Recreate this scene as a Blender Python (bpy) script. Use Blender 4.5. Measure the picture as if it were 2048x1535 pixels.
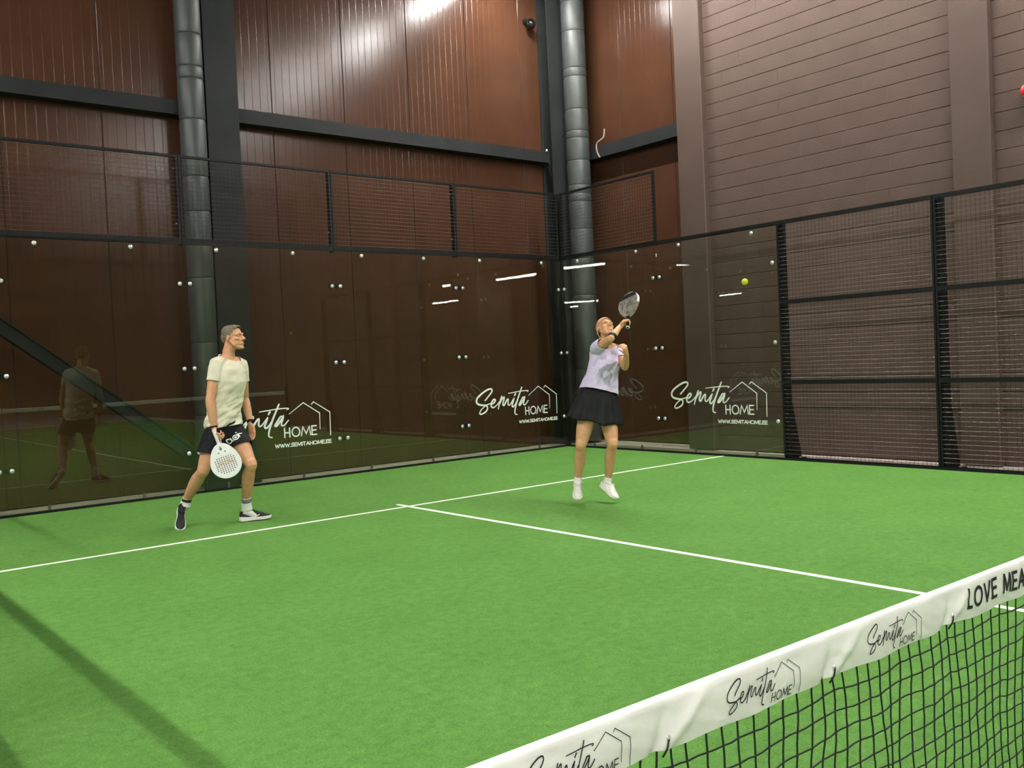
import bpy, bmesh, math, random
from math import sin, cos, pi, radians
from mathutils import Vector, Matrix, Quaternion, noise
from mathutils.bvhtree import BVHTree

random.seed(7)
S = bpy.context.scene
COL = S.collection
for o in list(bpy.data.objects):
    bpy.data.objects.remove(o)
V = Vector
UP = V((0, 0, 1))

# ------------------------------------------------------------------ camera, world, exposure
cam_d = bpy.data.cameras.new('camera')
cam = bpy.data.objects.new('camera', cam_d)
COL.objects.link(cam)
yaw, pit, rol = 0.68557, -0.026341, -0.045543
fw = V((sin(yaw) * cos(pit), cos(yaw) * cos(pit), sin(pit)))
rt0 = V((cos(yaw), -sin(yaw), 0))
up0 = rt0.cross(fw)
rt = rt0 * cos(rol) + up0 * sin(rol)
upv = -rt0 * sin(rol) + up0 * cos(rol)
M4 = Matrix((rt, upv, -fw)).transposed().to_4x4()
M4.translation = V((-5.0554, -0.9555, 1.4217))
cam.matrix_world = M4
cam_d.sensor_fit = 'HORIZONTAL'
cam_d.sensor_width = 36.0
cam_d.lens = 1870.13 / 2048 * 36
cam_d.clip_start = 0.02
cam_d.clip_end = 300
S.camera = cam

w = bpy.data.worlds.new('world')
S.world = w
w.use_nodes = True
w.node_tree.nodes['Background'].inputs[0].default_value = (0.5, 0.5, 0.5, 1)
w.node_tree.nodes['Background'].inputs[1].default_value = 0.02

vs = S.view_settings
vs.view_transform = 'Standard'
vs.look = 'None'
vs.gamma = 1
vs.use_curve_mapping = False
vs.exposure = 0.0
LAMP = 670.0            # radiance of the hall's linear lamps
LAMP_RIGHT_X, LAMP_LEFT_X, LAMP_Z = 4.25, -6.85, 7.5
S.cycles.max_bounces = 8
S.cycles.diffuse_bounces = 3
S.cycles.glossy_bounces = 4
S.cycles.transmission_bounces = 4
S.cycles.transparent_max_bounces = 24
S.cycles.caustics_reflective = False
S.cycles.caustics_refractive = False
S.cycles.sample_clamp_indirect = 0

# ------------------------------------------------------------------ materials
def mat(name, col, rough=0.6, metal=0.0, spec=0.5, var=0.0, vscale=8.0, bump=0.0, bscale=60.0, stretch=None, col2=None, vdetail=4):
    m = bpy.data.materials.new(name)
    m.use_nodes = True
    nt = m.node_tree
    b = nt.nodes['Principled BSDF']
    b.inputs['Base Color'].default_value = (*col, 1)
    b.inputs['Roughness'].default_value = rough
    b.inputs['Metallic'].default_value = metal
    b.inputs['Specular IOR Level'].default_value = spec
    tc = nt.nodes.new('ShaderNodeTexCoord')
    mp = nt.nodes.new('ShaderNodeMapping')
    nt.links.new(tc.outputs['Object'], mp.inputs[0])
    if stretch:
        mp.inputs['Scale'].default_value = stretch
    if var > 0:
        n = nt.nodes.new('ShaderNodeTexNoise')
        n.inputs['Scale'].default_value = vscale
        n.inputs['Detail'].default_value = vdetail
        nt.links.new(mp.outputs[0], n.inputs['Vector'])
        r = nt.nodes.new('ShaderNodeValToRGB')
        c2 = col2 or tuple(c * (1 + var) for c in col)
        r.color_ramp.elements[0].position = 0.3
        r.color_ramp.elements[1].position = 0.7
        r.color_ramp.elements[0].color = (*[c * (1 - var) for c in col], 1)
        r.color_ramp.elements[1].color = (*c2, 1)
        nt.links.new(n.outputs[0], r.inputs[0])
        nt.links.new(r.outputs[0], b.inputs['Base Color'])
    if bump > 0:
        n2 = nt.nodes.new('ShaderNodeTexNoise')
        n2.inputs['Scale'].default_value = bscale
        n2.inputs['Detail'].default_value = 5
        nt.links.new(mp.outputs[0], n2.inputs['Vector'])
        bp = nt.nodes.new('ShaderNodeBump')
        bp.inputs['Strength'].default_value = bump
        bp.inputs['Distance'].default_value = 0.01
        nt.links.new(n2.outputs[0], bp.inputs['Height'])
        nt.links.new(bp.outputs[0], b.inputs['Normal'])
    return m

def glass_mat():
    # flat tempered pane: straight-through transmission plus a Fresnel mirror
    m = bpy.data.materials.new('tempered_glass')
    m.use_nodes = True
    nt = m.node_tree
    nt.nodes.remove(nt.nodes['Principled BSDF'])
    out = nt.nodes['Material Output']
    geo = nt.nodes.new('ShaderNodeNewGeometry')
    dot = nt.nodes.new('ShaderNodeVectorMath'); dot.operation = 'DOT_PRODUCT'
    nt.links.new(geo.outputs['Normal'], dot.inputs[0]); nt.links.new(geo.outputs['Incoming'], dot.inputs[1])
    def math_n(op, a, b=None):
        n = nt.nodes.new('ShaderNodeMath'); n.operation = op
        for i, x in enumerate((a, b)):
            if x is None: continue
            if isinstance(x, (int, float)): n.inputs[i].default_value = x
            else: nt.links.new(x, n.inputs[i])
        return n.outputs[0]
    a = math_n('ABSOLUTE', dot.outputs['Value'])
    one = math_n('SUBTRACT', 1.0, a)
    p5 = math_n('POWER', one, 5.0)
    f = math_n('ADD', math_n('MULTIPLY', p5, 0.955), 0.045)
    tr = nt.nodes.new('ShaderNodeBsdfTransparent'); tr.inputs[0].default_value = (0.885, 0.915, 0.865, 1)
    gl = nt.nodes.new('ShaderNodeBsdfGlossy'); gl.inputs['Roughness'].default_value = 0.0
    gl.inputs[0].default_value = (0.95, 1, 0.93, 1)
    mx = nt.nodes.new('ShaderNodeMixShader')
    nt.links.new(f, mx.inputs[0]); nt.links.new(tr.outputs[0], mx.inputs[1]); nt.links.new(gl.outputs[0], mx.inputs[2])
    nt.links.new(mx.outputs[0], out.inputs['Surface'])
    return m

def emit_mat(name, col, s):
    m = bpy.data.materials.new(name)
    m.use_nodes = True
    b = m.node_tree.nodes['Principled BSDF']
    b.inputs['Base Color'].default_value = (0.9, 0.9, 0.9, 1)
    b.inputs['Emission Color'].default_value = (*col, 1)
    b.inputs['Emission Strength'].default_value = s
    return m

def turf_mat():
    m = bpy.data.materials.new('artificial_turf')
    m.use_nodes = True
    nt = m.node_tree
    b = nt.nodes['Principled BSDF']
    b.inputs['Roughness'].default_value = 0.85
    b.inputs['Specular IOR Level'].default_value = 0.15
    tc = nt.nodes.new('ShaderNodeTexCoord')
    def nz(s, d, rough=0.6):
        n = nt.nodes.new('ShaderNodeTexNoise'); n.inputs['Scale'].default_value = s; n.inputs['Detail'].default_value = d
        n.inputs['Roughness'].default_value = rough
        nt.links.new(tc.outputs['Object'], n.inputs['Vector']); return n.outputs[0]
    def ramp(v, lo, hi, p0=0.3, p1=0.7):
        r = nt.nodes.new('ShaderNodeValToRGB'); r.color_ramp.elements[0].position = p0; r.color_ramp.elements[1].position = p1
        r.color_ramp.elements[0].color = (*lo, 1); r.color_ramp.elements[1].color = (*hi, 1); nt.links.new(v, r.inputs[0]); return r.outputs[0]
    fine = ramp(nz(95, 8, 0.85), TURF[0], TURF[1], 0.36, 0.66)
    mid = ramp(nz(16, 6, 0.72), (0.80, 0.85, 0.80), (1.18, 1.12, 1.18), 0.34, 0.66)
    big = ramp(nz(1.6, 4), (0.91, 0.93, 0.91), (1.08, 1.06, 1.08))
    x = fine
    for o_ in (mid, big):
        mm = nt.nodes.new('ShaderNodeMix'); mm.data_type = 'RGBA'; mm.blend_type = 'MULTIPLY'; mm.inputs[0].default_value = 1
        nt.links.new(x, mm.inputs[6]); nt.links.new(o_, mm.inputs[7]); x = mm.outputs[2]
    nt.links.new(x, b.inputs['Base Color'])
    bp = nt.nodes.new('ShaderNodeBump'); bp.inputs['Strength'].default_value = 0.6; bp.inputs['Distance'].default_value = 0.01
    nt.links.new(nz(190, 6, 0.8), bp.inputs['Height']); nt.links.new(bp.outputs[0], b.inputs['Normal'])
    return m

TURF = ((0.060, 0.190, 0.024), (0.172, 0.372, 0.086))
MT = {}
MT['turf'] = turf_mat()
MT['line'] = mat('white_line', (0.80, 0.84, 0.74), 0.8, spec=0.2, var=0.06, vscale=60, bump=0.3, bscale=250)
MT['slab'] = mat('pale_concrete', (0.46, 0.39, 0.35), 0.7, var=0.12, vscale=3, bump=0.1)
MT['panel'] = mat('brown_sandwich_panel', (0.065, 0.028, 0.0152), 0.21, spec=0.27, var=0.10, vscale=2.2, bump=0.06, bscale=90)
MT['block'] = mat('brown_painted_block', (0.085, 0.057, 0.046), 0.55, spec=0.2, var=0.08, vscale=2.0, bump=0.35, bscale=45)
MT['mortar'] = mat('brown_painted_mortar', (0.070, 0.047, 0.038), 0.7, spec=0.2, var=0.1, bump=0.2)
MT['plaster'] = mat('brown_painted_plaster', (0.080, 0.054, 0.044), 0.5, spec=0.22, var=0.08, vscale=1.5, bump=0.12, bscale=30)
MT['steel'] = mat('dark_grey_steel', (0.021, 0.0235, 0.0235), 0.55, spec=0.16, var=0.15, vscale=3, bump=0.05)
MT['duct'] = mat('dark_duct', (0.060, 0.067, 0.064), 0.45, metal=0.15, spec=0.4, var=0.12, vscale=6, bump=0.08, bscale=20)
MT['black'] = mat('black_powder_coat', (0.009, 0.010, 0.010), 0.5, spec=0.2, var=0.15, vscale=20)
MT['wire'] = mat('glint_wire', (0.13, 0.115, 0.10), 0.38, metal=0.6, spec=0.6, var=0.1, vscale=20)  # pale tone carries the lamps' glint on the level mesh wires
MT['bolt'] = mat('bright_bolt', (0.66, 0.68, 0.68), 0.28, metal=0.6, var=0.1, vscale=60)
MT['glass'] = glass_mat()
MT['print'] = mat('white_print', (0.74, 0.80, 0.72), 0.6, spec=0.2, var=0.04, vscale=40)
MT['ink'] = mat('black_print', (0.02, 0.023, 0.02), 0.6, spec=0.2, var=0.1, vscale=40)
MT['vinyl'] = mat('white_vinyl', (0.72, 0.73, 0.68), 0.4, spec=0.4, var=0.05, vscale=7, bump=0.12, bscale=14)
MT['cord'] = mat('black_cord', (0.006, 0.016, 0.008), 0.6, spec=0.4, var=0.3, vscale=90)
MT['dark'] = mat('dark_ceiling', (0.03, 0.028, 0.027), 0.8, var=0.1)
MT['hall'] = mat('brown_hall_wall', (0.05, 0.028, 0.02), 0.6, var=0.1, vscale=1)
MT['lamp'] = emit_mat('lamp_diffuser', (1.0, 0.97, 0.92), LAMP)
MT['far_lamp'] = emit_mat('far_lamp_diffuser', (1.0, 0.98, 0.95), 600.0)
MT['white'] = mat('white_plastic', (0.8, 0.8, 0.8), 0.4, var=0.03)
MT['red'] = mat('red_plastic', (0.75, 0.03, 0.05), 0.3, var=0.08, vscale=30)
MT['cable'] = mat('pale_cable', (0.33, 0.27, 0.24), 0.5, var=0.1)
MT['dome'] = mat('black_dome', (0.006, 0.005, 0.006), 0.08, spec=0.8, var=0.1)
MT['skin_m'] = mat('tanned_skin', (0.60, 0.315, 0.175), 0.5, spec=0.35, var=0.10, vscale=14, bump=0.05, bscale=120)
MT['skin_w'] = mat('fair_tanned_skin', (0.61, 0.33, 0.17), 0.5, spec=0.35, var=0.09, vscale=14, bump=0.05, bscale=120)
MT['hair_m'] = mat('grey_brown_hair', (0.20, 0.165, 0.12), 0.7, spec=0.2, var=0.55, vscale=120, bump=0.9, bscale=160)
MT['hair_w'] = mat('strawberry_blonde_hair', (0.58, 0.34, 0.19), 0.6, spec=0.3, var=0.25, vscale=70, bump=0.8, bscale=130)
MT['eye'] = mat('eye_white', (0.75, 0.72, 0.68), 0.2, var=0.03)
MT['iris'] = mat('dark_iris', (0.03, 0.022, 0.016), 0.15, var=0.2)
MT['brow'] = mat('brow_hair', (0.09, 0.055, 0.035), 0.8, var=0.3, vscale=200)
MT['lip'] = mat('lips', (0.40, 0.14, 0.10), 0.45, var=0.08, vscale=80)
MT['shirt_m'] = mat('cream_jersey', (0.66, 0.63, 0.49), 0.85, spec=0.15, var=0.07, vscale=12, bump=0.12, bscale=200)
MT['shorts'] = mat('black_sports_cloth', (0.010, 0.010, 0.012), 0.65, spec=0.15, var=0.25, vscale=16, bump=0.2, bscale=40)
MT['skirt'] = mat('black_skirt_cloth', (0.011, 0.012, 0.012), 0.65, spec=0.15, var=0.35, vscale=9, bump=0.15, bscale=60)
MT['sock'] = mat('white_sock', (0.75, 0.75, 0.70), 0.9, spec=0.1, var=0.06, vscale=90, bump=0.3, bscale=200)
MT['shoe_b'] = mat('black_mesh_shoe', (0.016, 0.018, 0.018), 0.6, spec=0.3, var=0.3, vscale=150, bump=0.3, bscale=220)
MT['shoe_w'] = mat('off_white_shoe', (0.72, 0.71, 0.66), 0.6, spec=0.25, var=0.06, vscale=60, bump=0.15, bscale=200)
MT['sole'] = mat('white_rubber', (0.78, 0.76, 0.72), 0.5, spec=0.3, var=0.05, vscale=40)
MT['racket_w'] = mat('white_racket', (0.82, 0.83, 0.82), 0.3, spec=0.5, var=0.03, vscale=30)
MT['hole'] = mat('dark_hole', (0.07, 0.07, 0.08), 0.7, var=0.1)
MT['gold'] = mat('gold_print', (0.55, 0.34, 0.05), 0.5, spec=0.4, var=0.15, vscale=90)
MT['racket_g'] = mat('grey_patterned_racket', (0.21, 0.20, 0.16), 0.45, var=0.6, vscale=30)
MT['ball'] = mat('yellow_felt', (0.62, 0.72, 0.02), 0.95, spec=0.1, var=0.12, vscale=140, bump=0.8, bscale=260)

def print_shirt_mat():
    # lilac jersey with a washed grey graphic printed on the chest
    m = mat('lilac_jersey', (0.60, 0.53, 0.72), 0.85, spec=0.15)
    nt = m.node_tree
    b = nt.nodes['Principled BSDF']
    tc = nt.nodes.new('ShaderNodeTexCoord')
    n = nt.nodes.new('ShaderNodeTexNoise'); n.inputs['Scale'].default_value = 11; n.inputs['Detail'].default_value = 4
    nt.links.new(tc.outputs['Object'], n.inputs['Vector'])
    r = nt.nodes.new('ShaderNodeValToRGB'); r.color_ramp.elements[0].position = 0.47; r.color_ramp.elements[1].position = 0.53
    nt.links.new(n.outputs[0], r.inputs[0])
    # the print fades out away from the chest centre (object space)
    sub = nt.nodes.new('ShaderNodeVectorMath'); sub.operation = 'SUBTRACT'; sub.inputs[1].default_value = (0.065, -0.16, 1.285)
    nt.links.new(tc.outputs['Object'], sub.inputs[0])
    ln = nt.nodes.new('ShaderNodeVectorMath'); ln.operation = 'LENGTH'; nt.links.new(sub.outputs[0], ln.inputs[0])
    mr = nt.nodes.new('ShaderNodeMapRange'); mr.inputs[1].default_value = 0.13; mr.inputs[2].default_value = 0.20
    mr.inputs[3].default_value = 1; mr.inputs[4].default_value = 0
    nt.links.new(ln.outputs['Value'], mr.inputs[0])
    ml = nt.nodes.new('ShaderNodeMath'); ml.operation = 'MULTIPLY'
    nt.links.new(r.outputs[0], ml.inputs[0]); nt.links.new(mr.outputs[0], ml.inputs[1])
    mx = nt.nodes.new('ShaderNodeMix'); mx.data_type = 'RGBA'
    mx.inputs[6].default_value = (0.60, 0.53, 0.72, 1); mx.inputs[7].default_value = (0.29, 0.29, 0.36, 1)
    nt.links.new(ml.outputs[0], mx.inputs[0]); nt.links.new(mx.outputs[2], b.inputs['Base Color'])
    return m
MT['shirt_w'] = print_shirt_mat()

# ------------------------------------------------------------------ building helpers
class MB:
    def __init__(s):
        s.v, s.f = [], []
    def add(s, vs_, fs):
        k = len(s.v)
        s.v += [tuple(x) for x in vs_]
        s.f += [tuple(i + k for i in f) for f in fs]
    def box(s, x0, x1, y0, y1, z0, z1):
        s.add([(x0, y0, z0), (x1, y0, z0), (x1, y1, z0), (x0, y1, z0), (x0, y0, z1), (x1, y0, z1), (x1, y1, z1), (x0, y1, z1)],
              [(0, 3, 2, 1), (4, 5, 6, 7), (0, 1, 5, 4), (1, 2, 6, 5), (2, 3, 7, 6), (3, 0, 4, 7)])
    def tube(s, pts, radii, n=12, ref=None, caps=True, exp=2.0):
        """closed tube along pts; a radius is a number or (a, b), a along ref"""
        pts = [V(p) for p in pts]
        k0 = len(s.v)
        prev = None
        for i, p in enumerate(pts):
            t = (pts[min(i + 1, len(pts) - 1)] - pts[max(i - 1, 0)]).normalized()
            r_ = ref[i] if isinstance(ref, list) else ref
            if r_ is not None:
                a = V(r_) - t * V(r_).dot(t)
            elif prev is not None:
                a = prev - t * prev.dot(t)
            else:
                a = t.orthogonal()
            a.normalize(); prev = a
            b = t.cross(a)
            rr = radii[i] if isinstance(radii, (list,)) else radii
            ra, rb = rr if isinstance(rr, tuple) else (rr, rr)
            for j in range(n):
                th = 2 * pi * j / n
                c, q = cos(th), sin(th)
                c = math.copysign(abs(c) ** (2 / exp), c); q = math.copysign(abs(q) ** (2 / exp), q)
                s.v.append(tuple(p + a * ra * c + b * rb * q))
        m = len(pts)
        for i in range(m - 1):
            for j in range(n):
                j2 = (j + 1) % n
                s.f.append((k0 + i * n + j, k0 + i * n + j2, k0 + (i + 1) * n + j2, k0 + (i + 1) * n + j))
        if caps:
            s.f.append(tuple(k0 + j for j in reversed(range(n))))
            s.f.append(tuple(k0 + (m - 1) * n + j for j in range(n)))
    def rtube(s, pts, radii, n=12, ref=None, exp=2.0):
        """tube with rounded ends"""
        P = [V(p) for p in pts]
        R = list(radii) if isinstance(radii, list) else [radii] * len(P)
        def sc(r, k):
            return (r[0] * k, r[1] * k) if isinstance(r, tuple) else r * k
        def mn(r):
            return min(r) if isinstance(r, tuple) else r
        d0 = (P[0] - P[1]).normalized(); d1 = (P[-1] - P[-2]).normalized()
        pre, prr, post, por = [], [], [], []
        for a in (80, 55, 28):
            pre.append(P[0] + d0 * mn(R[0]) * sin(radians(a))); prr.append(sc(R[0], cos(radians(a))))
        for a in (28, 55, 80):
            post.append(P[-1] + d1 * mn(R[-1]) * sin(radians(a))); por.append(sc(R[-1], cos(radians(a))))
        rf = ref
        if isinstance(ref, list):
            rf = [ref[0]] * 3 + ref + [ref[-1]] * 3
        s.tube(pre + P + post, prr + R + por, n, rf, True, exp)
    def ell(s, c, r, ax=None, nu=16, nv=10):
        ax = ax or (V((1, 0, 0)), V((0, 1, 0)), V((0, 0, 1)))
        c = V(c)
        vs_, fs = [tuple(c - ax[2] * r[2])], []
        for i in range(1, nv):
            ph = -pi / 2 + pi * i / nv
            for j in range(nu):
                th = 2 * pi * j / nu
                vs_.append(tuple(c + ax[0] * r[0] * cos(ph) * cos(th) + ax[1] * r[1] * cos(ph) * sin(th) + ax[2] * r[2] * sin(ph)))
        vs_.append(tuple(c + ax[2] * r[2]))
        for j in range(nu):
            fs.append((0, 1 + (j + 1) % nu, 1 + j))
            for i in range(nv - 2):
                a = 1 + i * nu
                fs.append((a + j, a + (j + 1) % nu, a + nu + (j + 1) % nu, a + nu + j))
            a = 1 + (nv - 2) * nu
            fs.append((a + j, a + (j + 1) % nu, len(vs_) - 1))
        s.add(vs_, fs)
    def ribbon(s, pts, wd, at, lift=None):
        """flat stroke: pts are (s, t) in a plane, at(s, t) gives the 3-D point"""
        P = [V((a, b)) for a, b in pts]
        k0 = len(s.v)
        n = len(P)
        wl = wd if isinstance(wd, list) else [wd] * n
        for i, p in enumerate(P):
            d1 = (P[i] - P[i - 1]).normalized() if i > 0 else None
            d2 = (P[i + 1] - P[i]).normalized() if i < n - 1 else None
            if d1 is None: d1 = d2
            if d2 is None: d2 = d1
            d = d1 + d2
            d = d.normalized() if d.length > 1e-4 else d1
            nrm = V((-d.y, d.x))
            k = min(1 / max(0.45, abs(nrm.dot(V((-d1.y, d1.x))))), 2.0)
            e = V((0, 0))
            if i == 0: e = -d * wl[i] * 0.4
            if i == n - 1: e = d * wl[i] * 0.4
            for sg in (1, -1):
                q = p + e + nrm * sg * wl[i] * 0.5 * k
                c = V(at(q.x, q.y))
                if lift is not None:
                    c = c + V(lift) * (len(s.v) * 4e-6)
                s.v.append(tuple(c))
        for i in range(n - 1):
            s.f.append((k0 + 2 * i, k0 + 2 * i + 1, k0 + 2 * i + 3, k0 + 2 * i + 2))
    def mesh(s, name):
        me = bpy.data.meshes.new(name)
        me.from_pydata(s.v, [], s.f)
        me.update()
        return me

def crom(pts, k=4):
    """Catmull-Rom smoothing of 2-D / 3-D points"""
    P = [V(p) for p in pts]
    out = []
    for i in range(len(P) - 1):
        p0, p1, p2, p3 = P[max(i - 1, 0)], P[i], P[i + 1], P[min(i + 2, len(P) - 1)]
        for j in range(k):
            t = j / k
            out.append(0.5 * ((2 * p1) + (p2 - p0) * t + (2 * p0 - 5 * p1 + 4 * p2 - p3) * t * t + (3 * p1 - p0 - 3 * p2 + p3) * t ** 3))
    out.append(P[-1])
    return out

def link(name, me, m=None, parent=None, smooth=False):
    o = bpy.data.objects.new(name, me)
    COL.objects.link(o)
    if m is not None and not me.materials:
        me.materials.append(m)
    if smooth:
        me.polygons.foreach_set('use_smooth', [True] * len(me.polygons))
    if parent is not None:
        o.parent = parent
        o.matrix_parent_inverse = Matrix.Identity(4)
    return o

def part(name, mb, m, parent=None, smooth=False, label=None, stuff=False, rec=True):
    me = mb.mesh(name)
    if rec:
        bm = bmesh.new(); bm.from_mesh(me)
        bmesh.ops.recalc_face_normals(bm, faces=bm.faces)
        bm.to_mesh(me); bm.free()
    o = link(name, me, m, parent, smooth)
    if label: o['label'] = label
    if stuff: o['kind'] = 'stuff'
    return o

def thing(name, label, cat, loc=(0, 0, 0), group=None):
    o = bpy.data.objects.new(name, None)
    COL.objects.link(o)
    o.location = loc
    o.empty_display_size = 0.1
    tag(o, label, cat, group)
    return o

def tag(o, label, cat, group=None):
    o['label'] = label
    o['category'] = cat
    if group: o['group'] = group
    return o

def struct(o):
    o['kind'] = 'structure'
    return o

def sub(mb, off):
    """shift builder coordinates into a thing's local space"""
    off = V(off)
    mb.v = [tuple(V(v) - off) for v in mb.v]
    return mb

def wpart(name, mb, m, t, **k):
    """part built in world coordinates, stored relative to its thing"""
    p = t
    off = V((0, 0, 0))
    while p is not None:
        off += p.location
        p = p.parent
    return part(name, sub(mb, off), m, t, **k)

# ================================================================== THE HALL
CEIL = 9.0
m = MB(); m.box(-55, 7, -45, 12, -0.35, -0.015)
struct(part('floor', m, MT['slab']))
tf = struct(part('floor', (lambda b: (b.box(-5, 5, -10, 10, -0.014, 0.0), b)[1])(MB()), MT['turf']))
tf.name = 'floor_turf'
for (x0, x1, y0, y1) in [(-5, 5, 6.925, 6.975), (-0.025, 0.025, 6.975, 7.15), (-0.025, 0.025, 0.0, 6.925),
                         (-5, 5, -6.975, -6.925), (-0.025, 0.025, -6.925, 0.0), (-0.025, 0.025, -7.15, -6.975)]:
    m = MB(); m.box(x0, x1, y0, y1, -0.004, 0.002)
    part('court_line', m, MT['line'], tf, label='white painted court line')
m = MB(); m.box(-55, 7, -45, 12, CEIL, CEIL + 0.3)
struct(part('ceiling', m, MT['dark']))
m = MB(); m.box(-55.3, -55, -45, 12, 0, CEIL)
struct(part('wall_left', m, MT['hall']))
m = MB(); m.box(-55, 7, -45.3, -45, 0, CEIL)
struct(part('wall_front', m, MT['hall']))

# back wall: upright ribbed metal panels on a dark carcass
YB = 10.73
wb = struct(part('wall_back', (lambda b: (b.box(-55, 7, YB + 0.012, YB + 0.4, 0, CEIL), b)[1])(MB()), MT['hall']))
def ribbed(width, flip=False):
    """panel of ten shallow ribs, face towards -y, origin at its lower left"""
    b = MB()
    prof = []
    n = 10
    for i in range(n):
        x = (i + 0.5) * width / n
        prof += [(x - 0.006, 0.0), (x - 0.002, 0.0009), (x + 0.002, 0.0009), (x + 0.006, 0.0)]
    prof = [(0.006, 0.014), (0.006, 0.003), (0.009, 0.0)] + prof + [(width - 0.009, 0.0), (width - 0.006, 0.003), (width - 0.006, 0.014)]
    k = len(prof)
    for z in (0, CEIL):
        b.v += [(x, y, z) for x, y in prof]
    for i in range(k - 1):
        b.f.append((i, i + 1, k + i + 1, k + i))
    return b
PW = 1.0975
pm = ribbed(PW).mesh('wall_panel')
pm.materials.append(MT['panel'])
x = 0.575 + 5 * PW
first = True
for i in range(-14, 5):
    o = link('wall_panel', pm, None, wb)
    o.location = (0.575 + i * PW, YB, 0)
m = MB(); m.box(0.575 + 5 * PW + 0.002, 7, YB, YB + 0.012, 0, CEIL)
part('wall_panel', m, MT['panel'], wb)

# right wall: recessed metal bay, pilasters and painted blockwork
wr = struct(part('wall_right', (lambda b: (b.box(5.712, 6.6, -45, 7.70, 0, CEIL), b.box(6.162, 6.6, 7.70, 10.73, 0, CEIL), b)[2])(MB()), MT['mortar']))
for i in range(3):
    o = link('wall_panel', pm, None, wr)
    o.rotation_euler = (0, 0, -pi / 2)
    o.location = (6.15, 10.73 - i * PW, 0)
PIL = [(7.56, 8.03), (3.62, 4.05)]
for (y0, y1) in PIL:
    m = MB(); x0 = 5.60
    m.v += [(6.15, y0, 0), (x0 + .012, y0, 0), (x0, y0 + .012, 0), (x0, y1 - .012, 0), (x0 + .012, y1, 0), (6.15, y1, 0)]
    m.v += [(a, b, CEIL) for a, b, c in m.v]
    m.f += [(i, i + 1, i + 7, i + 6) for i in range(5)]
    part('pilaster', m, MT['plaster'], wr)
def block_mesh(L, H, seed):
    r = random.Random(seed)
    c = 0.006
    d = 0.013
    e = 0.0003
    b = MB()
    def j(a): return a + r.uniform(-0.0012, 0.0012)
    ring0 = [(d, 0, 0), (d, L, 0), (d, L, H), (d, 0, H)]
    ring1 = [(0.0065, 0, 0), (0.0065, L, 0), (0.0065, L, H), (0.0065, 0, H)]
    ring2 = [(j(0.0), e, j(c)), (j(0.0), L - e, j(c)), (j(0.0), L - e, H - j(c)), (j(0.0), e, H - j(c))]
    b.v = ring0 + ring1 + ring2
    for k in (0, 4):
        for i in range(4):
            i2 = (i + 1) % 4
            b.f.append((k + i, k + i2, k + 4 + i2, k + 4 + i))
    b.f.append((8, 9, 10, 11))
    me = b.mesh('block')
    bm = bmesh.new(); bm.from_mesh(me)
    bmesh.ops.recalc_face_normals(bm, faces=bm.faces)
    # open shell: make sure the face looks towards -x
    f = max(bm.faces, key=lambda q: abs(q.normal.x) * q.calc_area())
    if f.normal.x > 0:
        bmesh.ops.reverse_faces(bm, faces=bm.faces)
    bm.to_mesh(me); bm.free()
    me.materials.append(MT['block'])
    return me
HC = 0.204
bmeshes = {}
def lay(y0, y1, zmax, parent, far=None):
    row = 0
    z = 0.0
    while z + HC <= zmax + 1e-6:
        y = y1
        first = True
        while y > y0 + 0.02:
            L = 0.6 if not first else (0.6 if row % 2 == 0 else 0.3)
            first = False
            L = min(L, y - y0)
            if 0 < y - L - y0 < 0.12: L = y - y0
            key = (round(L, 3), random.randrange(4))
            if key not in bmeshes:
                bmeshes[key] = block_mesh(key[0] - 0.0004, HC - 0.0008, hash(key) % 1000)
            o = link('block', bmeshes[key], None, parent)
            o.location = (5.70 + random.uniform(-0.0004, 0.0004), y - L + 0.0002, z + 0.0004)
            y -= L
        row += 1
        z += HC
lay(4.05, 7.56, 6.95, wr)
lay(2.55, 3.62, 6.95, wr)
m = MB()
z = 0.0; row = 0
while z < CEIL - 0.1:
    for (ya, yb, zlo) in ((-12, 2.55, 0), (2.55, 3.62, 6.9), (4.05, 7.56, 6.9)):
        if z < zlo: continue
        y = yb - (0.0 if row % 2 else 0.3)
        while y > ya:
            L = min(0.6, y - ya)
            m.box(5.70, 5.713, y - L + .003, y - .003, z + .003, min(z + HC, CEIL) - .003)
            y -= 0.6
    z += HC; row += 1
part('block', m, MT['block'], wr, stuff=True)
m = MB(); m.box(5.585, 5.60, 3.60, 4.07, 0, 0.06); m.box(5.685, 5.70, 2.0, 3.60, 0, 0.06)
struct(part('baseboard_right', m, MT['plaster']))

# steel frame of the building
def hcol(x0, x1, y0, y1, label):
    t = thing('steel_column', label, 'column', ((x0 + x1) / 2, (y0 + y1) / 2, 0))
    a = MB(); a.box(x0, x1, y0, y0 + 0.02, 0, CEIL - .002); wpart('flange', a, MT['steel'], t)
    a = MB(); a.box(x0, x1, y1 - 0.02, y1, 0, CEIL - .002); wpart('flange', a, MT['steel'], t)
    xm = (x0 + x1) / 2
    a = MB(); a.box(xm - 0.012, xm + 0.012, y0 + 0.02, y1 - 0.02, 0, CEIL - .002); wpart('web', a, MT['steel'], t)
    a = MB(); a.box(x0 - .04, x1 + .04, y0 - .03, y1, -0.012, 0.014); wpart('base_plate', a, MT['steel'], t)
    return t
hcol(-0.44, -0.02, 10.45, 10.72, 'dark grey steel column behind the glass, left of the corner, beside its round duct')
hcol(5.36, 5.82, 10.46, 10.72, 'dark grey steel column in the far corner, half hidden by a round duct')
hcol(-8.05, -7.65, 10.45, 10.72, 'dark grey steel column on the back wall beyond the left edge of the picture')
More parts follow.
